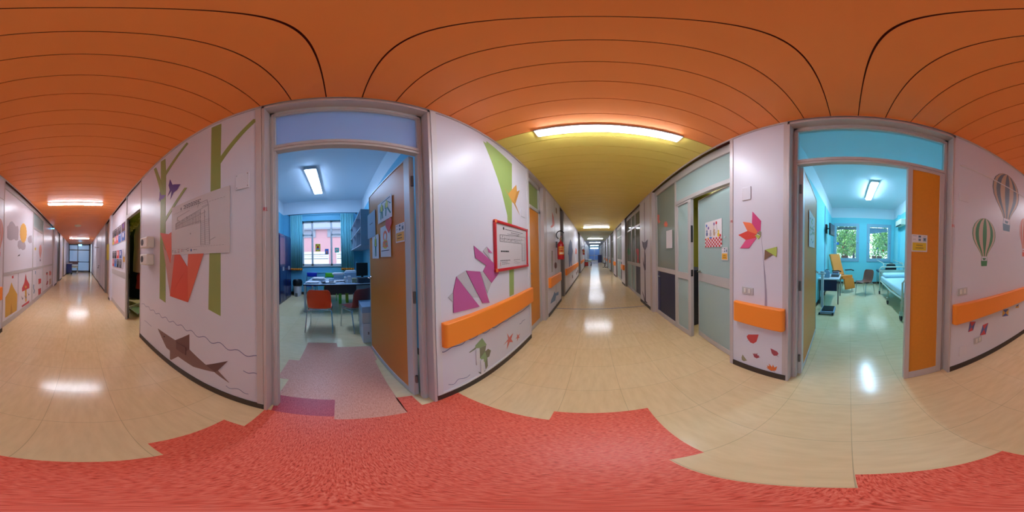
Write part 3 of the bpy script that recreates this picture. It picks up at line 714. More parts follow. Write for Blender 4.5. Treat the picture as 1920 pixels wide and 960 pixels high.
# ward / exam room
WX, WY0, WY1, WZ = 7.17, -1.97, .80, 3.4
plaster_box('wall_ward_far', WX, WX + .25, WY0, WY1, WZ, 2.94, 'plaster_cyan', 'X', [(-1.80, -.79, 1.04, 2.62), (-.37, .67, 1.04, 2.62)])
plaster_box('wall_ward_left', 1.40, WX, WY1, WY1 + .1, WZ, 2.94, 'plaster_cyan', 'Y')
plaster_box('wall_ward_right', 1.40, WX, WY0 - .1, WY0, WZ, 2.94, 'plaster_cyan', 'Y')
struct('wall_ward_pilaster', box1(6.2, 6.36, WY0, WY0 + .08, 0, 2.94), 'plaster_cyan')
struct('ceiling_ward', box1(1.3, WX + .2, WY0 - .1, WY1 + .1, WZ, WZ + .1), 'plaster_white')
struct('wall_ward_near', MB().box(1.39, 1.45, WY0, -.915, 0, WZ).box(1.39, 1.45, .51, WY1, 0, WZ).box(1.33, 1.45, -.915, .51, ZC, WZ), 'plaster_cyan')
struct('baseboard_ward', MB().box(WX - .01, WX, WY0, WY1, 0, .09).box(1.45, WX, WY0, WY0 + .01, 0, .09).box(1.45, WX, WY1 - .01, WY1, 0, .09), 'skirting')
mat('win_frame', '8FB4C4', 0.4)
for nw, (a, b_) in enumerate(((-1.84, -.75), (-.41, .71))):
    mb = MB()
    mb.box(WX - .03, WX + .06, a, a + .13, .99, 2.68).box(WX - .03, WX + .06, b_ - .13, b_, .99, 2.68).box(WX - .03, WX + .06, a + .13, b_ - .13, .99, 1.14).box(WX - .03, WX + .06, a + .13, b_ - .13, 2.54, 2.68)
    mb.box(WX - .036, WX - .03, a + .035, a + .045, .99, 2.68).box(WX - .036, WX - .03, b_ - .045, b_ - .035, .99, 2.68)
    wn = struct('window_%d' % (nw + 2), mb, 'win_frame', 'exam room window looking onto trees', bevel=.004)
    struct('pane', box1(WX + .02, WX + .026, a + .13, b_ - .13, 1.14, 2.54), 'glass_win', parent=wn)
    for yy in (a + .06, b_ - .06): MB().lathe((WX - .05, yy, 1.82), [(.0, 0), (.022, .004), (.022, .02), (0, .024)], 12, axis='X').build('window_knob', 'chrome', wn)
# roller shade housings
tag(box1(WX + .08, WX + .16, -.29, .58, 2.42, 2.53).build('roller_shade', 'metal_dark', bevel=.01), 'rolled dark shade at the top of the left exam room window', 'shade')
mb = MB(); mb.prism([(WX + .1, -1.70, 2.36), (WX + .1, -.86, 2.24), (WX + .1, -.86, 2.52), (WX + .1, -1.70, 2.52)], (.02, 0, 0)); 
tag(mb.build('roller_shade', 'bluegrey'), 'slanting pale shade at the top of the right exam room window', 'shade')
# cloakroom on the left behind
struct('wall_cloak', MB().box(-3.1, -3.0, -8.6, -2.2, 0, 2.75).box(-3.0, -1.06, -8.7, -8.6, 0, 2.75).box(-3.0, -1.06, -2.2, -2.1, 0, 2.75).box(-1.06, -1.035, -8.6, -3.5, 0, 2.75), 'lime')
struct('ceiling_cloak', box1(-3.1, -1.0, -8.7, -2.1, 2.75, 2.8), 'olive')
# room behind the ajar glass door
struct('wall_side_room', MB().box(4.0, 4.1, .9, 4.4, 0, 2.8).box(1.40, 4.0, 4.3, 4.4, 0, 2.8).box(1.42, 4.0, .95, 1.0, 0, 2.8), 'olive')
struct('ceiling_side_room', box1(1.36, 4.1, .95, 4.4, 2.78, 2.85), 'olive')
# dark spaces behind the further partitions: plain back wall
struct('wall_back_rooms', MB().box(3.6, 3.7, 4.4, 32.5, 0, 2.8).box(3.6, 3.7, -16, -2.1, 0, 2.8), 'frost_grey')
struct('ceiling_back_rooms', MB().box(1.39, 3.7, 4.4, 32.5, 2.77, 2.85).box(1.39, 3.7, -16, -2.1, 2.77, 2.85), 'plaster_white')

# ================================================================= LAMPS
def tube_light(name, label, cx, cy, z, L_, wd, axis, mn, group=None, ends='metal', depth=.036, hz=.018):
    t = thing(name, label, 'ceiling light', (cx, cy, z), group=group)
    def bx(mb, l, w2, z0, z1):
        return mb.box(cx - l, cx + l, cy - w2, cy + w2, z0, z1) if axis == 'X' else mb.box(cx - w2, cx + w2, cy - l, cy + l, z0, z1)
    bx(MB(), L_ / 2 + .01, wd / 2 + .022, z - hz, z).build('housing', ends, t, bevel=.004)
    bx(MB(), L_ / 2 - .01, wd / 2, z - depth, z - hz).build('diffuser', mn, t, bevel=.012)
    return t
GL = 'white fluorescent strips across the corridor ceiling'
tube_light('ceiling_light', 'long fluorescent strip where the orange ceiling meets the yellow', .178, 1.435, ZC, 1.34, .085, 'X', 'tube', GL)
for i, (yy, lb) in enumerate(((8.55, 'fluorescent strip where the yellow ceiling nears the pale green'), (14.95, 'fluorescent strip in the pale green ceiling'), (20.4, 'nearest fluorescent strip in the blue ceiling'), (27.6, 'farthest fluorescent strip in the blue ceiling'),
        (-3.99, 'nearer fluorescent strip in the short orange ceiling'), (-11.33, 'farther fluorescent strip near the frosted end door'))):
    tube_light('ceiling_light', lb, .178, yy, ZC, 1.36, .10, 'X', 'tube', GL)
tag(MB().lathe((.175, -6.84, ZC - .05), [(.09, 0), (.13, .015), (.14, .05)], 24).build('smoke_lamp', 'cream'), 'round dim ceiling fitting between the two back strips', 'ceiling fitting')
tube_light('ceiling_light', 'unseen tube fixture added to brighten the olive room behind the ajar door', 2.6, 2.3, 2.78, 1.2, .1, 'Y', 'tube_added')  # added out of view so the gap at the ajar door isn't black
tube_light('ceiling_light', 'unseen tube fixture added to brighten the cloakroom', -2.3, -4.4, 2.75, 1.2, .1, 'Y', 'tube_added')  # made-up lamp, out of view, lights the lime walls behind the doorway
tube_light('ceiling_light', 'bright tube fixture on the office ceiling', -4.3, -.575, OZ, 1.58, .24, 'X', 'tube_office', depth=.10, hz=.07)
tube_light('ceiling_light', 'bright twin tube fixture on the exam room ceiling', 4.95, -.63, WZ, 1.5, .18, 'X', 'tube_ward', depth=.095, hz=.06)
t = thing('exit_light', 'blue emergency light hanging before the frosted end door', 'exit light', (.14, -14.2, 2.55))
box1(.0, .28, -14.23, -14.17, 2.44, 2.56).build('light_box', 'exit_blue', t); MB().tube([(.14, -14.2, 2.56), (.14, -14.2, ZC)], .01).build('bracket', 'metal_dark', t)
t = thing('exit_light', 'long blue glowing sign above the far end of the corridor', 'exit light', (.15, 31.5, 2.3))
box1(-.6, .95, 31.47, 31.53, 2.28, 2.52).build('light_box', 'exit_far', t); [MB().tube([(q, 31.5, 2.5), (q, 31.5, ZC)], .015).build('bracket', 'metal_dark', t) for q in (-.3, .6)]
tag(MB().lathe((1.20, -6.9, 2.60), [(.0, 0), (.014, .006), (.018, .02), (.014, .036), (0, .04)], 12).box(1.19, 1.33, -6.91, -6.89, 2.61, 2.63).build('signal_lamp', 'exit_blue'), 'tiny blue signal lamp high on the panelled wall', 'signal lamp')

# ================================================================= WALL STICKERS, left wall behind (trees, fox, shark)
k1, k2 = crop(250, 200, 3.2), crop(250, 480, 3.2)
kb, kf, ks = crop(290, 250, 6.4), crop(290, 420, 5.333), crop(290, 600, 8)
def q2(p): return (p[0], p[1], k2)
XW = XL
decal('tree_sticker', 'thick olive tree trunk with one bough, behind the white map board', XW, 1, k1, [
    ('green_trunk', [(470, 127), (529, 102), (524, 340), q2((524, 360)), q2((451, 320)), (464, 500)]),
    ('green_trunk', [(524, 300), (722, 75), (750, 77), (524, 342)])])
decal('tree_sticker', 'thin olive tree trunk with several twigs near the two dispensers', XW, 1, k1, [
    ('green_trunk', [(165, 330), (193, 312), (197, 410), (194, 600), q2((194, 280)), q2((158, 255)), (163, 600), (166, 500)]),
    ('green_trunk', [(124, 375), (137, 365), (178, 480), (185, 530), (163, 530), (158, 490)]),
    ('green_trunk', [(196, 388), (322, 215), (330, 222), (197, 412)]),
    ('green_trunk', [(193, 665), (308, 487), (323, 487), (193, 692)])])
decal('butterfly_sticker', 'larger dark purple origami butterfly on the tree wall', XW, 1, kb, [
    ('purple_dec', [(185, 550), (215, 618), (235, 612), (312, 610), (270, 680), (228, 712), (188, 797), (205, 690), (155, 760), (182, 680), (168, 625)])])
decal('butterfly_sticker', 'smaller violet origami butterfly overlapping the thin trunk', XW + .002, 1, kb, [
    ('violet_dec', [(62, 698), (78, 742), (132, 740), (108, 782), (76, 795), (62, 832), (64, 795), (48, 822), (58, 770)])])
decal('fox_sticker', 'red origami fox half hidden under the white map board', XW + .0022, 1, kf, [
    ('fox_red2', [(55, 88), (140, 102), (168, 80), (170, 305), (158, 395)]),
    ('fox_pink', [(80, 190), (158, 395), (180, 300), (202, 300), (157, 720)]),
    ('fox_red', [(202, 300), (255, 305), (330, 430), (250, 560), (155, 720)]),
    ('fox_red2', [(338, 290), (492, 290), (335, 782), (330, 430)]),
    ('fox_red', [(330, 430), (335, 782), (155, 720)])])
decal('shark_sticker', 'brown origami shark swimming above the skirting', XW, 1, ks, [
    ('shark1', [(47, 125), (310, 302), (350, 290), (522, 440), (770, 672), (915, 785), (760, 750), (580, 700), (350, 545), (232, 460), (178, 415)]),
    ('shark2', [(310, 302), (430, 255), (522, 212), (522, 440), (420, 500)]),
    ('shark1', [(232, 460), (320, 510), (355, 545), (250, 598), (232, 585)]),
    ('shark2', [(770, 672), (1098, 615), (950, 757), (915, 785)]),
    ('shark1', [(905, 785), (950, 757), (1118, 938)]),
    ('black', [(138, 240), (150, 240), (152, 256), (140, 258)])])
stroke('wave_sticker', 'long wavy purple line running above the brown shark', XW, 1, k2, [[(50, 287), (65, 288), (75, 303), (92, 305), (102, 325), (122, 325), (135, 347), (155, 345), (172, 370), (195, 367), (215, 395), (240, 392), (262, 415), (290, 415), (318, 448), (350, 448), (385, 485), (430, 485), (470, 523), (520, 520), (570, 563), (625, 563), (680, 601), (735, 597), (775, 613)]], 'wave', .006)
stroke('wave_sticker', 'short purple wave by the cloakroom corner', XW, 1, k2, [[(67, 387), (82, 397), (95, 410), (109, 422)]], 'wave', .005)
stroke('wave_sticker', 'short purple wave ending at the office door jamb', XW, 1, k2, [[(660, 688), (690, 703), (730, 702), (776, 728)]], 'wave', .006)
stroke('wave_sticker', 'lowest purple wave beneath the shark tail', XW, 1, k2, [[(556, 778), (580, 795), (630, 798), (665, 822), (690, 828)]], 'wave', .006)

def wall_rect(name, label, cat, x, nx, y0, y1, z0, z1, th, mn, bevel=.002, group=None):
    return tag(box1(x, x + nx * th, y0, y1, z0, z1).build(name, mn, bevel=bevel), label, cat, group)
pl = [on_x(*k1(q), XL) for q in ((617, 412), (698, 492))]
o = wall_rect('cover_plate', 'square white blanking plate high beside the thick trunk', 'cover plate', XL, 1, pl[0].y, pl[1].y, pl[1].z + .01, pl[0].z, .009, 'plate', .004)
for a in (.1, .9):
    for b_ in (.12, .88):
        yy = pl[0].y + (pl[1].y - pl[0].y) * a; zz = pl[1].z + .01 + (pl[0].z - pl[1].z - .01) * b_
        MB().lathe((XL + .009, yy, zz), [(0, 0), (.004, .0005), (0, .0015)], 8, axis='X').build('screw', 'metal_dark', o)
p = [on_x(*ks(q), XL) for q in ((330, 325), (475, 400), (475, 525))]
mb = MB().box(XL + .001, XL + .01, p[0].y, p[1].y, p[2].z, p[0].z)
tag(mb.build('cover_plate', 'shark2', bevel=.003), 'low blanking plate painted over by the shark body', 'cover plate')
# map board
t = thing('map_board', 'large white floor plan board over the fox and trunks', 'map board', (XL + .004, -1.1, 1.40))
box1(XL + .004, XL + .009, -1.49, -.715, 1.40, 1.92).build('board', 'paper_grey', t)
b = Board((XL + .009, -1.49, 1.40), (0, .775, 0), (0, 0, .52), (1, 0, 0))
b.disc(.225, .89, .011, .03, 'ink_soft')
for i, v in enumerate((.93, .9, .87)): b.text(.28 + .02 * (i == 1), .6 - .02 * (i == 1), v, .012, 'ink')
for u in range(24): b.rect(.05 + u * .038, .835, .07 + u * .038, .838, 'ink_soft'); b.rect(.03 + u * .038, .115, .055 + u * .038, .118, 'ink_soft')
for (u0, v0, u1, v1) in ((.1, .5, .1, .62), (.1, .62, .72, .78), (.1, .5, .6, .55), (.1, .5, .1, .5), (.6, .55, .6, .14), (.72, .78, .74, .14), (.6, .14, .74, .14), (.66, .72, .67, .14), (.1, .56, .68, .68), (.14, .66, .14, .74), (.14, .74, .4, .8), (.62, .78, .72, .80), (.55, .8, .56, .86), (.56, .86, .7, .88), (.7, .88, .72, .78), (.74, .2, .82, .24)):
    if (u0, v0) != (u1, v1): b.line(u0, v0, u1, v1, .0016, 'ink_soft')
for i in range(18):
    u = .12 + i * .028; b.line(u, .51 + .0 * i, u + .002, .62 + i * .007, .0012, 'ink_soft')
for i in range(12):
    v = .16 + i * .034; b.line(.6, v, .66, v, .0012, 'ink_soft'); b.line(.67, v + .01, .74, v + .01, .0012, 'ink_soft')
for i in range(20): b.disc(.14 + random.random() * .55, .58 + random.random() * .12, .004, .006, 'ink', n=6)
b.disc(.42, .36, .004, .014, 'ink')
for u, v, l in ((.02, .085, .03), (.02, .055, .03), (.08, .07, .03), (.08, .035, .06), (.155, .09, .04), (.155, .06, .04), (.155, .035, .04), (.23, .085, .08), (.23, .06, .06), (.33, .085, .02), (.36, .095, .03), (.36, .06, .03), (.48, .07, .07)):
    b.rect(u, v - .006, u + .012, v + .006, 'leaf_red' if u > .14 and u < .3 else 'ink'); b.text(u + .016, u + l, v, .008, 'ink_soft')
b.disc(.435, .065, .012, .024, 'kite_blue2'); b.build('plan', t)
# soap dispensers
for z, lb in ((1.50, 'upper white paper-cup dispenser beside the cloakroom doorway'), (1.27, 'lower white paper-cup dispenser beside the cloakroom doorway')):
    t = thing('wall_dispenser', lb, 'dispenser', (XL, -2.06, z), group='white dispensers on the wall corner')
    MB().box(XL, XL + .11, -2.19, -1.93, z, z + .15).build('body', 'ivory', t, bevel=.018)
    MB().lathe((XL + .111, -2.10, z + .08), [(.0, 0), (.045, .0), (.045, .003), (.0, .003)], 20, axis='X').build('opening', 'ink', t)
# small red jamb marks
def jamb_mark(x, nx, y, z, label):
    b = Board((x, y, z), (0, .03 * (1 if nx > 0 else -1), 0), (0, 0, .025), (nx, 0, 0))
    b.rect(0, 0, .12, 1, 'red', .001).rect(.12, .85, .4, 1, 'red', .001).rect(.35, .5, .47, 1, 'red', .001).rect(.12, .42, .4, .55, 'red', .001).rect(.35, 0, .47, .4, 'red', .001).rect(.7, 0, .82, 1, 'red', .001).rect(.7, 0, 1, .14, 'red', .001)
    tag(b.mb.build('stencil_mark', b.ms, smooth=False), label, 'stencil mark')
jamb_mark(XL + .012, 1, -.447, 1.66, 'tiny red stencil on the left jamb of the office door')
p = on_x(1374, 417, XR - .01); jamb_mark(XR - .009, -1, 1.115, p.z, 'tiny red stencil on the post by the ajar glass door')
jamb_mark(XR - .013, -1, -.90, 1.62, 'tiny red stencil on the right jamb of the exam room')

# ================================================================= stickers, left wall forward
k3, k4 = crop(800, 200, 3.427), crop(800, 470, 3.2)
kw, kh = crop(840, 450, 6.4), crop(870, 610, 8)
def q4(p): return (p[0], p[1], k4)
decal('tree_sticker', 'tall pale green slanting band behind the red framed plan', XW, 1, k3, [
    ('green_band', [(362, 222), (382, 236), (384, 222), (547, 368), (547, 900), q4((523, 100)), q4((523, 262)), q4((497, 275)), q4((495, 100)), (518, 700), (480, 540)])])
decal('bird_sticker', 'orange origami bird above the red framed plan', XW + .0014, 1, k3, [
    ('bird_orange', [(495, 515), (524, 560), (575, 502), (580, 545), (597, 537), (570, 622), (552, 618)]),
    ('bird_orange2', [(548, 600), (566, 618), (598, 697)]), ('bird_orange2', [(580, 545), (597, 537), (570, 622), (562, 600)])])
decal('animal_sticker', 'large magenta and grey origami elephant left of the red framed plan', XW + .0026, 1, kw, [
    ('whale_grey', [(98, 440), (210, 368), (365, 690), (300, 688)]),
    ('whale_grey', [(384, 380), (418, 375), (520, 515), (475, 635)]),
    ('whale_grey', [(0, 685), (57, 630), (57, 748)]),
    ('whale_grey', [(420, 130), (462, 80), (515, 245)]),
    ('whale_pink', [(462, 80), (530, 158), (487, 148)]),
    ('whale_pink', [(308, 70), (555, 285), (605, 330), (605, 400), (520, 515), (418, 375), (455, 303), (326, 215)]),
    ('whale_pink', [(213, 367), (380, 378), (495, 752), (412, 755)]),
    ('whale_pink', [(98, 440), (375, 797), (62, 873), (60, 620)])])
decal('bird_sticker', 'green origami heron on the lower wall below the bumper rail', XW, 1, kh, [
    ('heron1', [(270, 190), (340, 290), (235, 340), (165, 345), (170, 300)]),
    ('heron2', [(165, 333), (180, 352), (82, 412), (77, 402)]),
    ('heron2', [(235, 342), (330, 298), (315, 388), (240, 492), (222, 400)]),
    ('heron1', [(240, 490), (315, 388), (345, 485), (318, 556), (262, 515)]),
    ('heron2', [(315, 392), (360, 352), (400, 375), (375, 465), (342, 485)]),
    ('heron2', [(312, 556), (345, 488), (353, 605), (325, 655)]),
    ('heron2', [(210, 697), (262, 705), (322, 675), (305, 715), (245, 728)])])
def star(cx, cy, pts): return [('star_red', pts)]
decal('starfish_sticker', 'larger red starfish below the long bumper rail', XW, 1, kh, [('star_red', [(645, 117), (680, 180), (735, 117), (708, 205), (733, 250), (685, 252), (640, 358), (655, 235), (592, 297), (662, 205)])])
decal('starfish_sticker', 'smaller red starfish below the long bumper rail', XW, 1, kh, [('star_red', [(795, 123), (808, 152), (836, 122), (822, 165), (832, 190), (814, 190), (796, 238), (800, 190), (774, 207), (796, 170)])])
stroke('wave_sticker', 'curling grey wave at the lower left of the heron', XW, 1, k4, [[(131, 803), (165, 800), (190, 772), (225, 765), (245, 757), (260, 743)]], 'wave', .006)
stroke('wave_sticker', 'tiny grey wave near the door end of the long rail', XW, 1, k4, [[(557, 440), (568, 434), (575, 422), (590, 413)]], 'wave', .006)
stroke('wave_sticker', 'scalloped wave line showing under the long bumper rail', XW, 1, k4, [[(78, 602), (105, 608), (150, 580), (180, 572), (215, 560), (240, 535), (270, 532), (300, 515), (320, 495), (350, 494), (375, 478), (385, 462), (410, 462), (440, 440), (455, 430), (480, 420), (500, 405), (540, 382), (575, 362), (615, 328)]], 'wave', .008)
# low blanking boxes drawn over the heron
p = [on_x(*kh(q), XL) for q in ((170, 345), (250, 520))]
tag(MB().box(XL + .001, XL + .012, p[0].y, p[1].y - .02, p[1].z - .03, p[0].z - .02).box(XL + .001, XL + .012, p[1].y - .01, p[1].y + .03, p[1].z - .2, p[1].z - .0).build('cable_trunking', 'offwhite', bevel=.003), 'white socket box with a short cable duct over the heron legs', 'cable duct')
# red framed plan
t = thing('framed_plan', 'evacuation plan in a bright red frame above the bumper rail', 'framed plan', (XL, 1.72, 1.18))
mb = MB(); y0, y1, z0, z1 = 1.315, 2.125, 1.185, 1.715; fw = .03
mb.box(XL, XL + .03, y0, y1, z0, z0 + fw).box(XL, XL + .03, y0, y1, z1 - fw, z1).box(XL, XL + .03, y0, y0 + fw, z0 + fw, z1 - fw).box(XL, XL + .03, y1 - fw, y1, z0 + fw, z1 - fw)
mb.build('frame', 'red_frame', t, bevel=.008)
box1(XL + .002, XL + .014, y0 + fw, y1 - fw, z0 + fw, z1 - fw).build('sheet', 'paper_grey', t)
for a, b_ in ((y0, z0), (y1 - .035, z0), (y0, z1 - .035), (y1 - .035, z1 - .035)): box1(XL + .028, XL + .032, a, a + .035, b_, b_ + .035).build('corner', 'leaf_or' if a == y0 else 'red_frame', t, bevel=.008)
b = Board((XL + .0142, y0 + fw, z0 + fw), (0, y1 - y0 - 2 * fw, 0), (0, 0, z1 - z0 - 2 * fw), (1, 0, 0))
b.disc(.2, .91, .018, .035, 'black'); b.text(.25, .85, .9, .022, 'ink_soft'); b.text(.42, .7, .845, .022, 'ink_soft')
b.text(.12, .35, .38, .03, 'black')
for i in range(13): b.rect(.12 + i * .05, .6, .121 + i * .05, .75, 'ink_soft')
for l in ((.1, .75, .95, .8), (.1, .67, .8, .69), (.1, .6, .8, .6), (.8, .6, .8, .12), (.95, .8, .93, .12), (.8, .12, .93, .12), (.1, .6, .1, .75), (.6, .8, .78, .86), (.3, .8, .7, .8)): b.line(*l, .003, 'ink')
for i in range(11): b.line(.8, .15 + i * .045, .94, .15 + i * .045, .002, 'ink_soft')
for i in range(24): b.disc(.15 + random.random() * .75, .63 + random.random() * .1, .006, .009, 'ink', n=6)
b.text(.1, .38, .17, .016, 'ink'); b.rect(.1, .05, .106, .14, 'red'); b.text(.14, .3, .13, .014, 'ink_soft'); b.text(.14, .35, .09, .014, 'ink_soft'); b.text(.5, .72, .17, .014, 'ink_soft'); b.line(.5, .14, .72, .07, .003, 'ink_soft'); b.line(.5, .1, .66, .05, .003, 'ink_soft')
b.build('print', t)
box1(XL, XL + .008, on_x(*k3((600, 655)), XL).y, on_x(*k3((628, 655)), XL).y, on_x(*k3((628, 715)), XL).z, on_x(*k3((600, 655)), XL).z)
p = [on_x(*k3(q), XL) for q in ((603, 655), (630, 716))]
wall_rect('cover_plate', 'small white blanking plate right of the orange bird', 'cover plate', XL, 1, p[0].y, p[1].y, p[1].z, p[0].z, .008, 'plate', .003)
# pillars beyond door 2
kp = crop(980, 470, 9.6); kq = crop(980, 380, 9.6)
decal('dolphin_sticker', 'blue dolphin below the bumper rail by the fire extinguisher', XW, 1, kp, [('dolph', [(500, 958), (515, 880), (560, 780), (572, 735), (590, 770), (645, 735), (645, 795), (600, 812), (585, 900), (560, 915)])])
decal('animal_sticker', 'faded pink origami shape high on the first left pillar', XW, 1, kq, [('bal_red', [(530, 170), (555, 250), (570, 370), (565, 420), (515, 455), (500, 430), (535, 390)])])
decal('tree_sticker', 'thin grey green stem low on the first left pillar', XW, 1, kp, [('heron2', [(522, 0), (537, 0), (535, 385), (524, 385)])])
decal('door_notice', 'small brown notice near the ceiling above the fire extinguisher', XW, 1, kq, [('leaf_brown', [(592, 80), (612, 110), (615, 210), (595, 180)])], 'notice')
decal('bear_sticker', 'tall blue bear standing above the second bumper rail', XW, 1, kq, [
    ('bear_blue', [(858, 660), (885, 720), (890, 800), (903, 870), (890, 960), (880, 1080), (885, 1150), (868, 1150), (860, 1040), (852, 1180), (838, 1170), (828, 960), (815, 920), (830, 760)])])
decal('fox_sticker', 'small red origami shape beyond the blue bear', XW, 1, crop(1060, 430, 9.6), [('fox_red2', [(185, 330), (203, 370), (200, 445), (180, 440)])])
kz = crop(1060, 430, 9.6)
for q, lb in (((130, 850), 'nearest small dark figure under the second bumper rail'), ((200, 790), 'middle small dark figure under the second bumper rail'), ((225, 760), 'farthest small dark figure under the second bumper rail')):
    decal('figure_sticker', lb, XW, 1, kz, [('shark2', [(q[0] - 5, q[1] - 30), (q[0] + 5, q[1] - 25), (q[0] + 7, q[1] + 20), (q[0] - 3, q[1] + 35), (q[0] - 8, q[1])])])

# fire extinguishers
def extinguisher(y, z, label, x=XL):
    t = thing('fire_extinguisher', label, 'fire extinguisher', (x + .12, y, z), group='red fire extinguishers')
    c = (x + .12, y, z); r = .085
    MB().lathe(c, [(.0, 0), (r * .9, 0), (r, .02), (r, .36), (r * .8, .41), (r * .4, .445), (.022, .455), (.022, .48), (0, .48)], 24).build('cylinder', 'red', t)
    # label bands wrapped on the front of the cylinder
    mb = MB(); rr = r + .001
    def band(a0, a1, z0, z1, mi):
        rows = [[Vector((c[0] + rr * math.cos(a0 + (a1 - a0) * i / 8), c[1] + rr * math.sin(a0 + (a1 - a0) * i / 8), z + zz)) for i in range(9)] for zz in (z0, z1)]
        mb.grid(rows, mi)
    band(-2.0, -.3, .12, .32, 0); band(-1.8, -.5, .26, .29, 1); band(-1.8, -.5, .19, .24, 1); band(-1.7, -.6, .14, .17, 2); band(-.25, .3, .14, .28, 2)
    mb.build('label_band', ['sign_orange', 'red', 'paper'], t)
    MB().cyl((c[0], y, z + .48), (c[0], y, z + .52), .026, 12).box(c[0] - .012, c[0] + .012, y - .02, y + .07, z + .52, z + .535).build('valve', 'brass', t)
    MB().tube([(c[0], y - .01, z + .54), (c[0], y + .06, z + .575), (c[0], y + .13, z + .60)], .008).build('lever', 'red', t)
    MB().tube([(c[0] + .1 * math.cos(a), y - .03, z + .61 + .1 * math.sin(a)) for a in [PI * (1.35 - 1.2 * i / 16) for i in range(17)]], .012, 8).build('hose', 'black', t)
    MB().box(x, x + .04, y - .02, y + .02, z + .3, z + .45).build('bracket', 'metal_dark', t)
extinguisher(3.98, 1.22, 'nearer red fire extinguisher with a black hose and orange label')
extinguisher(13.3, 1.28, 'distant red fire extinguisher past the dark recessed door')
tag(MB().lathe((XL, 3.86, 1.08), [(0, 0), (.075, 0), (.08, .015), (.06, .03), (0, .032)], 20, axis='X').build('wall_bell', 'shark2'), 'round dark red wall bell below the nearer fire extinguisher', 'bell')

# ================================================================= stickers, right wall forward (flower)
k5, k6 = crop(1376, 380, 8), crop(1376, 560, 6.4)
XWR = XR
decal('flower_sticker', 'pink and orange origami flower with a lime leaf', XWR, -1, k5, [
    ('stem_grey', [(413, 500), (420, 560), (442, 820), (465, 1020), (475, 1100), (480, 1200), (490, 1300), (497, 1420), (500, 1560), (462, 1560), (466, 1400), (462, 1240), (448, 960), (440, 850)]),
    ('pet_pink', [(280, 133), (410, 275), (400, 440), (360, 440), (272, 310)]),
    ('pet_orange', [(135, 288), (240, 300), (275, 315), (360, 440), (340, 475), (205, 425)]),
    ('pet_red', [(68, 485), (205, 425), (345, 475), (330, 530), (182, 560)]),
    ('pet_rose', [(182, 560), (345, 530), (228, 685), (95, 685)]),
    ('leaf_brown', [(345, 455), (385, 445), (405, 495)]), ('leaf_olive', [(385, 415), (412, 440), (408, 495), (375, 460)]),
    ('leaf_lime', [(318, 497), (345, 478), (405, 497), (370, 550), (345, 515)]),
    ('leaf_brown', [(468, 708), (580, 778), (460, 862)]), ('leaf_lime', [(472, 708), (648, 662), (640, 812)])])
decal('leaf_sticker', 'large red leaf beneath the short bumper rail', XWR, -1, k6, [('ink_soft', [(147, 517), (178, 500), (175, 497)]), ('leaf_red', [(155, 450), (175, 430), (298, 430), (272, 515), (235, 538), (200, 525), (165, 480)])])
decal('leaf_sticker', 'maroon pointed leaf nearest the door jamb', XWR, -1, k6, [('leaf_maroon', [(440, 595), (520, 635), (537, 662), (515, 685), (480, 683), (455, 655)]), ('ink_soft', [(512, 680), (543, 703), (517, 677)])])
decal('leaf_sticker', 'small olive leaf at the foot of the flower panel', XWR, -1, k6, [('leaf_olive', [(105, 670), (158, 742), (120, 750), (97, 735), (93, 705)])])
decal('leaf_sticker', 'small maroon maple leaf in the middle of the flower panel foot', XWR, -1, k6, [('leaf_maroon', [(228, 655), (250, 668), (250, 650), (265, 668), (280, 652), (282, 680), (305, 682), (298, 695), (318, 700), (275, 716), (245, 700)])])
decal('leaf_sticker', 'bright orange maple leaf just above the skirting', XWR, -1, k6, [('leaf_or', [(388, 822), (412, 825), (395, 800), (428, 812), (420, 778), (458, 822), (470, 790), (485, 825), (520, 812), (505, 862), (450, 868)]), ('ink_soft', [(475, 862), (495, 888), (480, 862)])])
pa = [on_x(*crop(1200, 260, 3.693)(q), XR) for q in ((710, 345), (770, 420))]
wall_rect('cover_plate', 'square white blanking plate above the origami flower', 'cover plate', XR, -1, pa[1].y, pa[0].y, pa[1].z, pa[0].z, .009, 'plate', .004)
def switch(y0, y1, z0, z1, label, n=2):
    t = thing('light_switch', label, 'light switch', (XR, (y0 + y1) / 2, z0), group='two-gang switch plates')
    box1(XR, XR - .009, y0, y1, z0, z1).build('plate', 'metal', t, bevel=.002)
    for i in range(n):
        yc = y0 + (y1 - y0) * (i + .75) / (n + .5); box1(XR - .008, XR - .015, yc - .012, yc + .012, z0 + .015, z1 - .012).build('rocker', 'ivory', t, bevel=.002)
switch(.84, .97, .945, 1.015, 'metal two-gang switch plate above the short bumper rail')
switch(-1.115, -.99, .945, 1.02, 'metal two-gang switch plate above the balloon wall rail')
switch(-1.35, -1.23, .285, .37, 'low two-gang plate beneath the balloon wall rail')
tag(box1(XR, XR - .006, -1.13, -1.03, .19, .33).build('cover_plate', 'plate', bevel=.003), 'low white blanking plate near the exam room jamb', 'cover plate')
# arrow pillar
ka = crop(1150, 380, 9.6); kc = crop(1150, 470, 8)
decal('arrow_sticker', 'long dark origami arrow flower running down the pillar seam', XR, -1, ka, [
    ('arrow_p', [(555, 0), (563, 0), (567, 700), (560, 700)]), ('arrow_p', [(515, 685), (540, 712), (575, 710), (622, 660), (605, 790), (568, 870), (530, 790)]),
    ('arrow_p', [(560, 860), (570, 860), (582, 960), (585, 1200), (570, 1240), (556, 1200), (560, 960)])])
decal('grass_sticker', 'thin dark grass blades at the foot of the arrow pillar', XR, -1, kc, [('arrow_p', [(470, 300), (480, 300), (490, 780), (518, 790), (470, 770), (440, 640), (435, 600), (455, 660), (470, 730)])])
decal('reed_sticker', 'thin dark reed left of the arrow shaft', XR, -1, kc, [('arrow_p', [(443, 90), (452, 160), (470, 250), (465, 285), (448, 200)])])
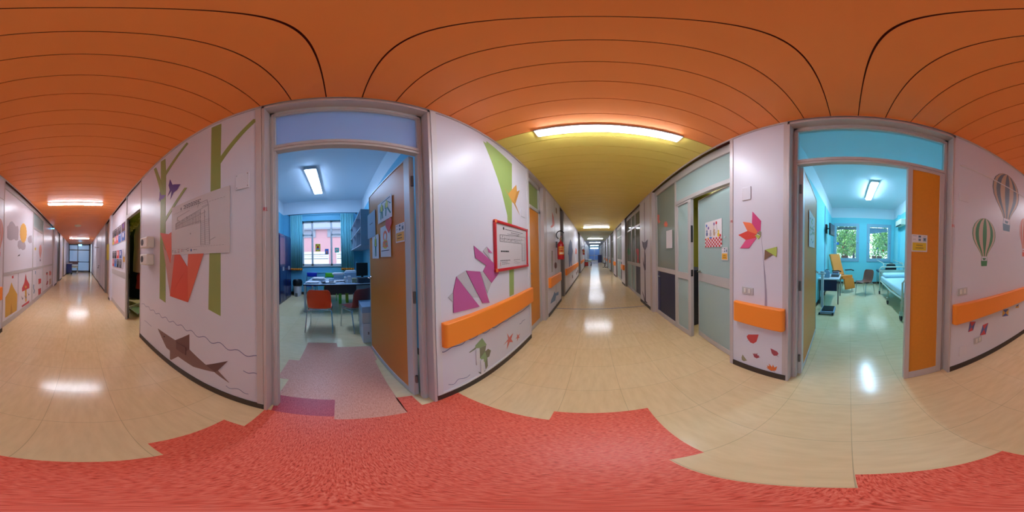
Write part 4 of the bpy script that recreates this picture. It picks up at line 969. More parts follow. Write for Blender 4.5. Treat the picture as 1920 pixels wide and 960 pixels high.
# things on the glass of partition A
def flatx(name, label, cat, y0, y1, z0, z1, mn, marks=()):
    t, b = paper(name, label, cat, (Vector((XP - .003, y1, z0)), Vector((0, y0 - y1, 0)), Vector((0, 0, z1 - z0)), Vector((-1, 0, 0))), mn)
    for m_ in marks: b.disc(*m_) if len(m_) == 5 else b.text(*m_)
    if marks: b.build('marks', t)
p = [on_x(*crop(1200, 260, 3.693)(q), XP) for q in ((183, 640), (225, 757))]
flatx('notice_sheet', 'white notice taped inside the partition window', 'notice', p[1].y, p[0].y, p[1].z, p[0].z, 'paper')
def glassdec(name, label, pts, K, x=XP + .017):
    decal(name, label, x, -1, K, pts, 'window sticker')
kg = crop(1200, 260, 3.693)
glassdec('flamingo_sticker', 'faded pink flamingo on the partition window', [('star_red', [(115, 525), (135, 528), (132, 560), (142, 575), (128, 590), (120, 560)]), ('ink_soft', [(118, 580), (124, 580), (122, 602), (119, 602)])], kg)
glassdec('rosette_sticker', 'small red rosette on the partition window', [('star_red', [(165, 595), (172, 575), (185, 573), (193, 592), (188, 610), (172, 612)]), ('pet_orange', [(172, 595), (180, 583), (187, 595), (180, 605)])], kg)
glassdec('animal_sticker', 'green origami animal on the second partition glass', [('bal_green', [(245, 830), (290, 820), (310, 900), (305, 930), (265, 940), (248, 890)])], ka)
glassdec('animal_sticker', 'red origami animal on the second partition glass', [('leaf_red', [(412, 830), (450, 825), (462, 870), (455, 960), (460, 1080), (430, 1080), (435, 960), (410, 880)])], ka)

# ================================================================= stickers, right wall backward (balloons, sun, tents)
def balloon(x, nx, yc, zt, w_, h, ca, cb, label, basket, n=9):
    ts = [0, .03, .1, .2, .32, .45, .58, .7, .82, .92, 1]; fs = [.0, .34, .62, .84, .97, 1, .93, .76, .52, .34, .24]
    mb = MB()
    for k in range(n):
        u0, u1 = math.sin(PI * (k / n - .5)), math.sin(PI * ((k + 1) / n - .5))
        A_ = [(yc + u0 * f * w_ / 2, zt - t_ * h * .8) for t_, f in zip(ts, fs)]; B_ = [(yc + u1 * f * w_ / 2, zt - t_ * h * .8) for t_, f in zip(ts, fs)]
        for i in range(len(ts) - 1):
            P = [A_[i], A_[i + 1], B_[i + 1], B_[i]] if i else [A_[0], A_[1], B_[1]]
            mb.prism([(x + nx * .0014, a, b_) for a, b_ in P], (-nx * .0013, 0, 0), k % 2)
    b0 = zt - h * .8; bw = w_ * .12
    mb.prism([(x + nx * .0014, yc - bw, b0), (x + nx * .0014, yc - bw * .97, b0), (x + nx * .0014, yc - bw * 1.0, b0 - h * .09), (x + nx * .0014, yc - bw * 1.08, b0 - h * .09)], (-nx * .0013, 0, 0), 2)
    mb.prism([(x + nx * .0014, yc + bw, b0), (x + nx * .0014, yc + bw * .93, b0), (x + nx * .0014, yc + bw * 1.0, b0 - h * .09), (x + nx * .0014, yc + bw * 1.08, b0 - h * .09)], (-nx * .0013, 0, 0), 2)
    mb.prism([(x + nx * .0016, yc - bw * .6, b0 - h * .035), (x + nx * .0016, yc + bw * .6, b0 - h * .035), (x + nx * .0016, yc + bw * .3, b0 - h * .075), (x + nx * .0016, yc - bw * .3, b0 - h * .075)], (-nx * .0015, 0, 0), 2)
    mb.prism([(x + nx * .0014, yc - bw * 1.15, b0 - h * .09), (x + nx * .0014, yc + bw * 1.15, b0 - h * .09), (x + nx * .0014, yc + bw, b0 - h * .2), (x + nx * .0014, yc - bw, b0 - h * .2)], (-nx * .0013, 0, 0), 2)
    return tag(mb.build('balloon_sticker', [ca, cb, basket], smooth=False), label, 'wall sticker')
kk = crop(1780, 300, 4.364)
def bal_from(x, nx, K, l, r, top, bot, *a):
    pl_, pr, pt_, pb_ = [on_x(*K(q), x) for q in (l, r, top, bot)]
    return balloon(x, nx, (pl_.y + pr.y) / 2, pt_.z, abs(pl_.y - pr.y), pt_.z - pb_.z, *a)
bal_from(XR, -1, kk, (188, 590), (377, 600), (283, 475), (288, 868), 'bal_green', 'bal_cream', 'green and cream striped hot air balloon', 'bal_green')
bal_from(XR, -1, kk, (354, 180), (571, 250), (425, 90), (468, 582), 'bal_blue', 'bal_tan', 'blue grey and tan striped hot air balloon, the highest', 'bal_basket')
KD = crop(0, 380, 8)
p = [on_x(*kk(q), XR) for q in ((575, 560), (606, 490), (606, 688))]; p4 = on_x(*KD((53, 400)), XR)
balloon(XR, -1, (p[0].y + p4.y) / 2, p[1].z + .03, abs(p[0].y - p4.y), .62, 'bal_red', 'bal_cream', 'red and cream striped hot air balloon by the panel edge', 'bal_red')
pd = [on_x(*kk(q), XR) for q in ((90, 20), (360, 165))]
tag(MB().tube([(XR - .004, pd[0].y, pd[0].z - .04), (XR - .004, -2.42, pd[0].z - .04)], .007, 6).build('cable_duct', 'offwhite'), 'thin pale cable duct crossing the highest balloon', 'cable duct')
pc = [on_x(*kk(q), XR) for q in ((80, 262), (155, 350))]
wall_rect('cover_plate', 'square white blanking plate left of the green balloon', 'cover plate', XR, -1, pc[1].y, pc[0].y, pc[1].z, pc[0].z, .006, 'plate', .004)
k7 = crop(1760, 460, 3.43)
decal('kite_sticker', 'red and blue kite nearest the exam room jamb', XR, -1, k7, [('kite_red', [(200, 492), (237, 490), (220, 547), (189, 558)]), ('kite_blue', [(200, 492), (212, 523), (189, 558)]), ('kite_blue', [(237, 490), (212, 523), (220, 547)])])
decal('kite_sticker', 'second red and blue kite above the low switch plate', XR, -1, k7, [('kite_red', [(283, 513), (318, 498), (302, 572), (264, 580)]), ('kite_blue', [(283, 513), (292, 540), (264, 580)]), ('kite_blue', [(318, 498), (292, 540), (302, 572)])])
decal('kite_sticker', 'yellow and blue kite hanging under the long balloon rail', XR, -1, k7, [('kite_yellow', [(412, 415), (450, 408), (448, 452), (408, 458)]), ('kite_blue2', [(412, 415), (450, 408), (430, 434)]), ('kite_blue2', [(408, 458), (430, 434), (448, 452)])])
decal('kite_sticker', 'small half hidden blue and yellow kite under the long balloon rail', XR, -1, k7, [('kite_yellow', [(497, 388), (515, 380), (515, 401), (495, 404)]), ('kite_blue2', [(497, 388), (515, 380), (506, 395)])])
# sun panel
XB = XP + .012
def circ(cx, cy, rx, ry, n=18, wob=0): return [(cx + rx * (1 + wob * (i % 2)) * math.cos(2 * PI * i / n), cy + ry * (1 + wob * (i % 2)) * math.sin(2 * PI * i / n)) for i in range(n)]
decal('cloud_sticker', 'large grey cloud left of the yellow sun', XB, -1, KD, [('cloud', [(108, 360), (130, 340), (150, 295), (180, 278), (210, 310), (235, 355), (270, 350), (280, 420), (272, 560), (240, 570), (210, 545), (170, 565), (140, 560), (108, 530)])])
decal('cloud_sticker', 'smaller grey cloud below the yellow sun', XB, -1, KD, [('cloud', [(270, 580), (300, 560), (330, 590), (375, 600), (385, 650), (375, 700), (340, 712), (310, 690), (285, 700), (262, 650)])])
decal('cloud_sticker', 'pale grey cloud right of the yellow sun', XB, -1, KD, [('cloud', [(415, 530), (440, 495), (475, 490), (478, 600), (445, 610), (420, 585)])])
decal('sun_sticker', 'spiky yellow sun on the large white panel', XB - .002, -1, KD, [('sun_y', circ(350, 455, 48, 138, 36, .1))])
decal('bird_sticker', 'tiny black gull flying below the sun', XB, -1, KD, [('ink', [(262, 812), (275, 785), (290, 780), (308, 768), (298, 782), (290, 805), (283, 795)])])
bal_from(XB, -1, KD, (585, 700), (625, 700), (605, 632), (603, 880), 'bal_red', 'bal_cream', 'small outlined red balloon on the white door panel', 'ink')
decal('sun_sticker', 'tiny yellow sun on the narrow door strip', XB, -1, KD, [('yellow', circ(531, 693, 11, 22, 12))])
KT = crop(0, 490, 8)
decal('tent_sticker', 'yellow circus tent on the lower left panel', XB, -1, KT, [('tent_y', [(172, 315), (195, 380), (258, 490), (252, 735), (75, 848), (80, 540), (130, 460)]), ('tent_y2', [(168, 625), (188, 775), (150, 800)])])
decal('flag_sticker', 'small red flag above the yellow tent', XB, -1, KT, [('tent_r', [(178, 222), (207, 214), (200, 235), (207, 250), (178, 258)])])
decal('carousel_sticker', 'red and yellow carousel on the second lower panel', XB, -1, KT, [
    ('tent_y', [(374, 430), (398, 420), (400, 600), (380, 610)]), ('tent_r', [(387, 185), (400, 270), (440, 345), (440, 400), (332, 455), (330, 400), (365, 320)]), ('tent_y', circ(386, 383, 13, 18, 12)),
    ('tent_r', [(325, 665), (438, 585), (436, 620), (330, 690)]), ('ink_soft', [(320, 520), (335, 550), (350, 545), (335, 580)]), ('ink_soft', [(368, 510), (385, 540), (400, 530), (385, 565)]), ('ink_soft', [(415, 465), (428, 495), (442, 490), (428, 515)])])
decal('seahorse_sticker', 'blue grey curled figure on the narrow lower strip', XB, -1, KT, [('bal_basket', [(500, 345), (512, 350), (508, 400), (522, 440), (512, 485), (500, 480), (508, 440), (496, 400)])])
decal('flag_sticker', 'tiny blue mark at the top of the narrow lower strip', XB, -1, KT, [('bal_basket', [(525, 140), (536, 150), (534, 195), (526, 195)])])
decal('popcorn_sticker', 'upper red box sticker on the third lower panel', XB, -1, KT, [('tent_r', [(575, 265), (600, 258), (616, 262), (614, 325), (577, 345)])])
decal('popcorn_sticker', 'lower red box sticker on the third lower panel', XB, -1, KT, [('tent_r', [(573, 415), (614, 400), (613, 485), (575, 508)])])
decal('figure_sticker', 'red and black juggler on the fourth lower panel', XB, -1, KT, [('tent_r', [(690, 180), (715, 165), (715, 200), (695, 205)]), ('ink', [(690, 175), (705, 160), (720, 172), (705, 182)]), ('leaf_maroon', [(705, 300), (722, 290), (715, 345), (690, 355)]), ('leaf_maroon', [(703, 205), (708, 205), (706, 395), (702, 395)])])
decal('lion_sticker', 'upper pink animal sticker on the last lower panel', XB, -1, KT, [('star_red', [(738, 150), (752, 140), (768, 165), (765, 205), (738, 212)])])
decal('lion_sticker', 'lower orange animal sticker on the last lower panel', XB, -1, KT, [('bal_tan', [(738, 268), (765, 255), (766, 335), (738, 355)])])

# ================================================================= brochures on the cloakroom side panel
xb = -.9565
t = thing('brochure_rack', 'upper clear wall rack holding book covers', 'brochure rack', (xb, -4.2, 1.58), group='brochure racks')
box1(xb, xb + .006, -4.98, -3.86, 1.765, 2.215).build('back_plate', 'plate', t)
t = thing('brochure_rack', 'narrow tall rack beside the upper wide one', 'brochure rack', (xb, -3.65, 1.6), group='brochure racks')
box1(xb, xb + .006, -3.83, -3.46, 1.765, 2.215).build('back_plate', 'plate', t)
t = thing('brochure_rack', 'lower clear wall rack with two rows of covers', 'brochure rack', (xb, -4.3, 1.0), group='brochure racks')
box1(xb, xb + .006, -4.95, -3.68, 1.12, 1.585).build('back_plate', 'plate', t)
def brochure(y0, y1, z0, z1, cmn, label, acc=None):
    t, b = paper('brochure', label, 'brochure', (Vector((xb + .008, y0, z0)), Vector((0, y1 - y0, 0)), Vector((0, 0, z1 - z0)), Vector((1, 0, 0))), cmn, 'brochures on the wall rack')
    b.text(.15, .85, .85, .06, acc or 'paper'); b.disc(.5, .6, .2, .26, acc or 'ink_soft', .0017); b.build('cover_print', t)
nmc = {'coat_red': 'dark brown', 'dark': 'near black', 'yellow': 'yellow', 'red': 'red', 'blue_sky': 'blue', 'kite_blue2': 'deep blue', 'ink': 'charcoal', 'navy2': 'navy', 'violet_dec': 'violet', 'pet_red': 'bright red', 'shark2': 'brown'}
cells = []
for i, cmn in enumerate(('shark2', 'dark', 'shark2', 'ink')): cells.append((-4.95 + i * .27, 1.99, cmn, 'upper rack top row', i))
for i, cmn in enumerate(('yellow', 'red', 'pet_red', 'blue_sky')): cells.append((-4.95 + i * .27, 1.775, cmn, 'upper rack bottom row', i))
for i, cmn in enumerate(('ink', 'dark', 'pet_red', 'kite_blue2')): cells.append((-4.92 + i * .30, 1.36, cmn, 'lower rack top row', i))
for i, cmn in enumerate(('red', 'blue_sky', 'dark', 'ink')): cells.append((-4.92 + i * .30, 1.13, cmn, 'lower rack bottom row', i))
od = ('farthest cover', 'second cover from the far end', 'third cover from the far end', 'nearest cover')
for (y, z, cmn, row, i) in cells: brochure(y, y + .25, z, z + .208, cmn, '%s %s of the %s' % (nmc[cmn], od[i], row), 'paper' if cmn in ('red', 'pet_red', 'kite_blue2') else None)
brochure(-3.80, -3.49, 1.99, 2.20, 'shark2', 'brown cover at the top of the narrow rack', 'violet_dec')
brochure(-3.80, -3.49, 1.775, 1.98, 'kite_blue2', 'deep blue cover at the bottom of the narrow rack', 'paper')
t, b = paper('notice_sheet', 'small orange and white card right of the lower rack', 'notice', (Vector((xb + .003, -3.63, 1.27)), Vector((0, .12, 0)), Vector((0, 0, .22)), Vector((1, 0, 0))), 'paper'); b.rect(.05, .05, .95, .6, 'sign_orange'); b.build('print', t)
tag(box1(-1.0, -.975, -6.28, -5.9, 1.30, 1.9).build('banner', 'banner_y'), 'yellow vertical banner on the wall past the brochure racks', 'banner')
tag(MB().tube([(-.94, -8.4, 1.0), (-.87, -8.4, 1.0), (-.87, -8.4, .85), (-.87, -8.9, .85), (-.94, -8.9, .85)], .012).build('grab_bar', 'metal_dark'), 'dark curved pull handle far down the short corridor', 'handle')
tag(MB().tube([(-.93, -8.7, 1.95), (-.72, -8.7, 1.95)], .012).box(-.74, -.72, -8.72, -8.68, 1.9, 2.0).build('sign_arm', 'brass'), 'thin sign arm sticking out near the frosted doors', 'sign arm')

# ================================================================= FURNITURE BUILDERS
def shell_chair(name, label, shell, loc, rz, group=None, w_=.46):
    """stacking chair, sitter looks along +y"""
    t = thing(name, label, 'chair', loc, rz, group)
    prof = [(.235, .435, .38), (.22, .447, .41), (.10, .437, .43), (-.02, .43, .43), (-.12, .437, .42), (-.175, .465, .41), (-.205, .53, .42), (-.225, .62, .43), (-.245, .72, .42), (-.262, .79, .39), (-.27, .82, .30)]
    rows = []
    for i, (y, z, ww) in enumerate(prof):
        row = []
        for j in range(13):
            u = -1 + j / 6; e = abs(u) ** 3
            seat = max(0, min(1, (5 - i) / 3)); back = 1 - seat
            row.append(Vector((u * ww / 2, y + back * .045 * e, z + seat * .03 * e)))
        rows.append(row)
    mb = MB(); mb.grid(rows); mb.build('seat_shell', shell, t, local=True, solid=.008, sub=1)
    for s in (-1, 1):
        MB().tube([(s * .21, .20, 0), (s * .205, .17, .38), (s * .195, .15, .415), (s * .17, .13, .42)], .010, 8).build('leg', 'chrome', t, local=True)
        MB().tube([(s * .235, -.25, 0), (s * .215, -.16, .38), (s * .20, -.13, .415), (s * .17, -.12, .42)], .010, 8).build('leg', 'chrome', t, local=True)
    MB().tube([(-.17, .13, .42), (.17, .13, .42)], .010, 8).tube([(-.17, -.12, .42), (.17, -.12, .42)], .010, 8).tube([(-.21, .14, .41), (-.21, -.13, .41)], .009, 8).tube([(.21, .14, .41), (.21, -.13, .41)], .009, 8).build('under_frame', 'chrome', t, local=True)
    return t
CH = 'plastic shell chairs'
shell_chair('shell_chair', 'bright orange plastic chair with its back to the office door', 'orange_plastic', (-2.98, -.33, 0), PI / 2)
shell_chair('shell_chair', 'dark brown plastic chair half hidden by the open office door', 'brown_plastic', (-3.02, .33, 0), PI / 2 + .55)
shell_chair('shell_chair', 'brown plastic chair standing alone in the exam room', 'tan_plastic', (5.22, -.50, 0), .75)
def frame_chair(label, col, loc, rz, leg='chrome'):
    t = thing('office_chair', label, 'chair', loc, rz)
    MB().box(-.21, .21, -.2, .2, .44, .47).build('seat', col, t, local=True, bevel=.012)
    rows = [[Vector((.19 * math.sin(a), -.235 + .03 * math.cos(a * 1.2) - .03, z)) for a in [(-1 + k / 6) * 1.2 for k in range(13)]] for z in (.72, .76, .80, .84, .87)]
    MB().grid(rows).build('backrest', col, t, local=True, solid=.02)
    for sx in (-1, 1):
        MB().tube([(sx * .19, .2, 0), (sx * .19, .18, .44)], .013).build('leg', leg, t, local=True)
        MB().tube([(sx * .19, -.24, 0), (sx * .19, -.2, .45), (sx * .17, -.25, .8)], .013).build('leg', leg, t, local=True)
    return t
frame_chair('deep blue chair against the office window wall', 'blue_plastic', (-5.45, -.91, 0), -PI / 2)
frame_chair('green chair behind the office desk', 'green_plastic', (-5.3, -.24, 0), -PI / 2, 'green_plastic')

# ---- office desk and clutter ----------------------------------------------------------
t = thing('desk', 'long dark office desk covered with papers', 'desk', (-4.4, 0, 0))
MB().box(-5.15, -3.86, -.84, .86, .70, .73).build('desktop', 'bluegrey', t, bevel=.004)
MB().box(-3.866, -3.855, -.84, .86, .70, .73).build('edge_strip', 'dark', t)
MB().box(-3.93, -3.91, -.32, .44, .50, .70).build('front_panel', 'dark', t)
MB().box(-4.9, -4.2, .45, .84, .08, .70).build('pedestal', 'bluegrey', t, bevel=.004)
for a, b_ in ((-3.92, -.80), (-5.1, -.80), (-5.1, .80), (-3.92, .82)): MB().box(a - .02, a + .02, b_ - .02, b_ + .02, 0, .70).build('leg', 'metal', t)
for a, b_, cmn in ((-4.75, .06, 'green_plastic'), (-4.9, .27, 'lime_plastic')):
    tag(MB().box(a - .02, a + .02, b_ - .04, b_ + .04, 0, .44).box(a - .2, a - .16, b_ - .04, b_ + .04, 0, .44).box(a - .22, a + .02, b_ - .06, b_ + .07, .44, .47).build('childs_stool', cmn, bevel=.004), '%s child stool under the desk' % ('green' if 'green' in cmn else 'yellow'), 'stool')
t = thing('monitor', 'black computer monitor at the door end of the desk', 'monitor', (-4.3, .64, .73))
MB().box(-4.31, -4.28, .49, .80, .88, 1.23).build('screen_case', 'black', t, bevel=.006)
box1(-4.34, -4.31, .58, .72, .93, 1.18).build('back_cover', 'dark', t, bevel=.01)
MB().box(-4.33, -4.3, .62, .68, .75, .9).box(-4.42, -4.22, .54, .76, .73, .75).build('stand', 'black', t)
t = thing('computer', 'dark desktop computer lying flat beneath the monitor cables', 'computer', (-4.15, .65, .73))
o = MB().box(-4.22, -3.98, .50, .83, .73, .86).build('case', 'grey_pc', t, bevel=.006)
MB().tube([(-4.0, .5, .86), (-3.97, .6, .84), (-3.96, .7, .865), (-3.97, .8, .85)], .006).tube([(-4.0, .42, .745), (-3.95, .5, .742), (-3.9, .55, .742), (-3.92, .62, .742)], .006).build('cable', 'black', t)
tag(MB().box(-4.25, -4.08, .36, .48, .73, .84).build('tissue_box', 'leaf_olive', bevel=.006), 'small olive box left of the computer', 'box')
tag(MB().box(-4.2, -4.1, .16, .22, .73, .88).box(-4.2, -4.1, .25, .33, .73, .90).build('file_holder', 'offwhite', bevel=.004), 'white upright file holder on the desk', 'file holder')
t = thing('printer', 'grey printer at the back corner of the desk', 'printer', (-4.95, .38, .73))
MB().box(-5.1, -4.75, .2, .58, .73, .95).build('body', 'bluegrey', t, bevel=.015); MB().box(-5.05, -4.8, .24, .54, .95, .99).build('lid', 'offwhite', t, bevel=.01)
tag(MB().box(-5.1, -4.85, -.12, .16, .73, .86).build('box', 'bluegrey', bevel=.004), 'grey carton on the desk left of the printer', 'box')
def sheets(x, y, z, n, wx, wy, label, cmn='paper', name='paper_stack'):
    mb = MB()
    for i in range(n):
        a = random.uniform(-.35, .35); T = Matrix.Translation((x + random.uniform(-.03, .03), y + random.uniform(-.04, .04), z + i * .006)) @ Matrix.Rotation(a, 4, 'Z')
        mb.box(-wx / 2, wx / 2, -wy / 2, wy / 2, 0, .005, 0, T)
    tag(mb.build(name, cmn, smooth=False), label, 'papers')
sheets(-4.15, -.66, .731, 6, .21, .3, 'loose white papers at the left end of the desk')
sheets(-4.15, -.24, .731, 5, .21, .3, 'white papers spread in front of the green chair')
sheets(-4.4, .06, .731, 5, .21, .3, 'papers near the middle of the desk', 'paper_grey')
sheets(-4.75, -.55, .731, 12, .25, .32, 'taller pile of documents at the back left of the desk')
sheets(-4.97, .02, .861, 9, .2, .3, 'white pile on top of the grey carton')
sheets(-4.72, -.1, .731, 4, .2, .3, 'blue folders on the desk', 'bal_basket')
for a, b_, lb in ((-4.0, -.36, 'black stapler at the left of the desk front'), (-4.02, -.16, 'black phone lying on the desk'), (-4.05, .12, 'black glasses case by the file holder')):
    tag(MB().box(a - .03, a + .03, b_ - .06, b_ + .06, .735 + .03, .79).build('desk_item', 'grey_pc', bevel=.01), lb, 'desk item')
# lockers
def locker(x0, x1, label, group='navy steel cabinets'):
    t = thing('metal_cabinet', label, 'cabinet', ((x0 + x1) / 2, -1.82, 0), group=group)
    MB().box(x0, x1, -2.04, -1.645, .0, 2.12).build('body', 'navy', t, bevel=.003)
    xm = (x0 + x1) / 2
    for a, b_ in ((x0 + .012, xm - .003), (xm + .003, x1 - .012)):
        d = MB().box(a, b_, -1.65, -1.63, .06, 2.08).build('door', 'navy', t, bevel=.003)
        MB().box(xm + (.03 if a > xm - .01 else -.05), xm + (.05 if a > xm - .01 else -.03), -1.632, -1.61, 1.0, 1.12).build('handle', 'metal', d)
locker(-5.56, -4.99, 'navy metal cabinet next to the waste bin'); locker(-4.98, -4.42, 'navy metal cabinet closest to the office door')
t = thing('waste_bin', 'white waste bin with a black liner by the navy cabinets', 'waste bin', (-5.75, -1.45, 0))
MB().lathe((-5.75, -1.45, 0), [(0, 0), (.13, 0), (.165, .5), (.155, .5), (.12, .02), (0, .02)], 24).build('bucket', 'offwhite', t)
MB().lathe((-5.75, -1.45, .4), [(.16, -.02), (.178, .02), (.182, .13), (.15, .20), (.10, .12), (0, .1)], 18).build('liner', 'black', t)
MB().box(-5.6, -5.56, -1.49, -1.41, 0, .12).build('pedal', 'metal_dark', t)
t = thing('radiator_ledge', 'teal ledge panel beneath the office window', 'ledge', (OX, -.6, 0))
MB().box(OX + .012, OX + .12, -1.0, -.2, .84, .87).box(OX + .012, OX + .10, -.98, -.22, .15, .84).build('panel', 'plaster_blue', t, bevel=.004)
# wall shelf unit
t = thing('wall_shelf', 'grey open wall shelf unit above the desk', 'shelf', (-4.5, .7, 1.62))
MB().box(-3.32, -3.30, .48, .92, 1.62, 2.39).build('side_panel', 'cab_grey', t, bevel=.002)
MB().box(-5.9, -5.88, .48, .92, 1.62, 2.39).build('side_panel', 'cab_grey', t, bevel=.002)
for xx in (-4.15, -5.0): MB().box(xx - .01, xx + .01, .48, .92, 1.64, 2.37).build('divider', 'cab_grey', t)
for z in (1.62, 1.99, 2.37): MB().box(-5.88, -3.32, .48, .92, z, z + .02).build('shelf_board', 'cab_grey', t)
MB().box(-5.88, -3.32, .90, .92, 1.64, 2.37).build('back_panel', 'bluegrey', t)
for xx, z, lb, hh in ((-5.3, 1.64, 'white binders on the lower shelf near the window', .26), (-5.5, 2.01, 'white folders on the upper shelf near the window', .28)):
    for q in range(3): tag(MB().box(xx + q * .07, xx + q * .07 + .06, .55, .84, z, z + hh).build('binder', 'offwhite' if q != 1 else 'black', bevel=.004), ['leftmost of the ', 'middle of the ', 'rightmost of the '][q] + lb, 'binder', 'binders on the wall shelf')
# cartons behind the leaf
t = thing('carton', 'upper pale box by the open office door', 'box', (-2.55, .5, .34)); MB().box(-2.75, -2.34, .345, .72, .345, .52).build('carton_body', 'cardboard', t, bevel=.004); MB().box(-2.755, -2.335, .34, .725, .52, .62).build('lid', 'bluegrey', t, bevel=.004)
t = thing('carton', 'lower cream carton carrying another box', 'box', (-2.55, .5, 0)); MB().box(-2.74, -2.33, .35, .72, 0, .343).build('carton_body', 'paper_grey', t, bevel=.004); MB().box(-2.332, -2.328, .42, .44, .15, .2).build('tape', 'shark1', t)

# ---- outside the office window: pink building -------------------------------------------
def brick(name, c1, c2, mc):
    m = bpy.data.materials.new(name); m.use_nodes = True; nt = m.node_tree; b = nt.nodes['Principled BSDF']
    tc = nt.nodes.new('ShaderNodeTexCoord'); mp = nt.nodes.new('ShaderNodeMapping'); mp.inputs['Rotation'].default_value = (PI / 2, 0, PI / 2)
    br = nt.nodes.new('ShaderNodeTexBrick'); br.inputs['Scale'].default_value = 1; br.inputs['Brick Width'].default_value = .8; br.inputs['Row Height'].default_value = .28; br.inputs['Mortar Size'].default_value = .015
    br.inputs['Color1'].default_value = lin(c1); br.inputs['Color2'].default_value = lin(c2); br.inputs['Mortar'].default_value = lin(mc)
    nt.links.new(tc.outputs['Object'], mp.inputs['Vector']); nt.links.new(mp.outputs[0], br.inputs['Vector']); nt.links.new(br.outputs[0], b.inputs['Base Color']); M[name] = m
brick('pink_brick', 'E8ACB4', 'E2A2AA', 'C88C96')
t = thing('neighbour_building', 'pink brick building with grey roof windows seen through the office window', 'building', (-15, -1, -1))
MB().box(-16, -15, -9, 7, -1, 4.2).build('wall', 'pink_brick', t, smooth=False)
MB().prism([(-14.6, -9, 4.2), (-14.6, 7, 4.2), (-17, 7, 6), (-17, -9, 6)], (0, 0, -.15)).build('roof', 'roof', t)
for y0, y1 in ((-3.4, -.8), (-.1, 1.4)):
    s_ = MB().box(-14.99, -14.9, y0, y1, -.9, 2.0).build('window_bay', 'shutter', t)
    mb = MB()
    for i in range(14): mb.box(-14.9, -14.86, y0 + .05, y1 - .05, -.8 + i * .2, -.68 + i * .2)
    o = mb.build('shutter_slats', 'shutter', s_)
    mb = MB()
    for i in range(5): mb.box(-14.9, -14.87, y0 + .05, y1 - .05, 1.32 + i * .13, 1.38 + i * .13)
    mb.build('dark_slats', 'metal_dark', s_)
[MB().box(-14.99, -14.9, a, b_, 3.35, 4.1).build('eave_window', 'roof', t) for a, b_ in ((-3.2, -2.0), (-.9, .6))]
struct('ground_yard', box1(-30, -6.3, -20, 20, -1.1, -1.0), 'paper_grey')
# ---- trees outside the exam room ------------------------------------------------------
struct('ground_lawn', box1(7.5, 30, -20, 20, -1.1, -1.0), 'grass')
def tree(x, y, hgt, r, label, mn, n=2600, seed=1):
    rr = random.Random(seed); t = thing('tree', label, 'tree', (x, y, -1.0), group='trees outside the exam room')
    MB().tube([(x, y, -1), (x + .1, y - .05, .6), (x - .05, y + .1, 1.8), (x + .1, y, 2.8), (x, y + .1, hgt * .8)], [.16, .13, .11, .08, .04], 9).tube([(x - .02, y + .05, 1.5), (x - .3, y + .6, 2.5), (x - .4, y + .9, 3.0)], [.07, .05, .02], 7).tube([(x, y, 1.9), (x - .3, y - .5, 2.7)], [.06, .02], 7).build('trunk', 'bark', t)
    mb = MB()
    for i in range(n):
        a, b_ = rr.uniform(0, 2 * PI), math.acos(rr.uniform(-1, 1)); q = r * rr.uniform(.35, 1)
        c = Vector((x + q * math.sin(b_) * math.cos(a), y + q * math.sin(b_) * math.sin(a) * 1.25, hgt * .5 + q * math.cos(b_) * 1.15))
        u = Vector((rr.uniform(-1, 1), rr.uniform(-1, 1), rr.uniform(-1, 1))).normalized(); v = u.cross(Vector((rr.uniform(-1, 1), rr.uniform(-1, 1), rr.uniform(-1, 1)))).normalized()
        s_ = rr.uniform(.05, .12); mb.add([c - u * s_, c + v * s_ * .5, c + u * s_, c - v * s_ * .5], [(0, 1, 2, 3)], rr.choice([0, 0, 1]))
    mb.build('foliage', [mn, 'leaf2'], t, smooth=False)
tree(10.5, 0.2, 4.2, 1.05, 'leafy tree filling the left exam room window', 'leaf', seed=3)
tree(10.6, -2.65, 4.2, 1.05, 'leafy tree filling the right exam room window', 'leaf', seed=5)
tree(14.8, -1.4, 4.8, 2.4, 'taller tree standing behind the other two outside', 'leaf2', 3000, seed=8)
for (a, b_, lb) in ((.06, .36, 'wide terracotta planter outside the left exam room window'), (-1.20, -1.02, 'smaller terracotta planter outside the right window'), (-1.46, -1.24, 'larger terracotta planter outside the right window')):
    t = thing('planter', lb, 'planter', (WX + .17, (a + b_) / 2, 1.04)); 
    MB().box(WX + .1, WX + .23, a, b_, 1.045, 1.25).build('pot', 'terracotta', t, bevel=.01)
    mb = MB()
    for i in range(60):
        c = Vector((WX + .17 + random.uniform(-.05, .05), random.uniform(a, b_), 1.25 + random.uniform(0, .22))); u = Vector((random.uniform(-1, 1), random.uniform(-1, 1), random.uniform(-1, 1))).normalized() * .03
        v = u.cross(Vector((random.random(), random.random(), 1))).normalized() * .018; mb.add([c - u, c + v, c + u, c - v], [(0, 1, 2, 3)], 1 if i % 6 == 0 else 0)
    mb.build('plant', ['leaf', 'pet_red'], t, smooth=False)
tag(MB().lathe((WX + .16, -.19, 1.045), [(0, 0), (.05, 0), (.05, .24), (.02, .30), (.02, .36), (0, .36)], 16).build('bottle', 'grey_pc'), 'dark bottle outside the left exam room window', 'bottle')
win_c = lambda y, z, r, cmn, lb: tag(MB().lathe((WX + .012, y, z), [(0, 0), (r, 0), (r, .003), (0, .003)], 16, axis='X').build('window_charm', cmn), lb, 'window decoration')
win_c(.52, 1.78, .06, 'blue_sky', 'blue round charm on the left exam room window'); win_c(.3, 1.62, .03, 'kite_red', 'small red charm on the left exam room window'); win_c(-1.5, 1.5, .035, 'red', 'red heart charm on the right exam room window'); win_c(-1.25, 1.6, .035, 'kite_blue2', 'blue charm on the right exam room window')

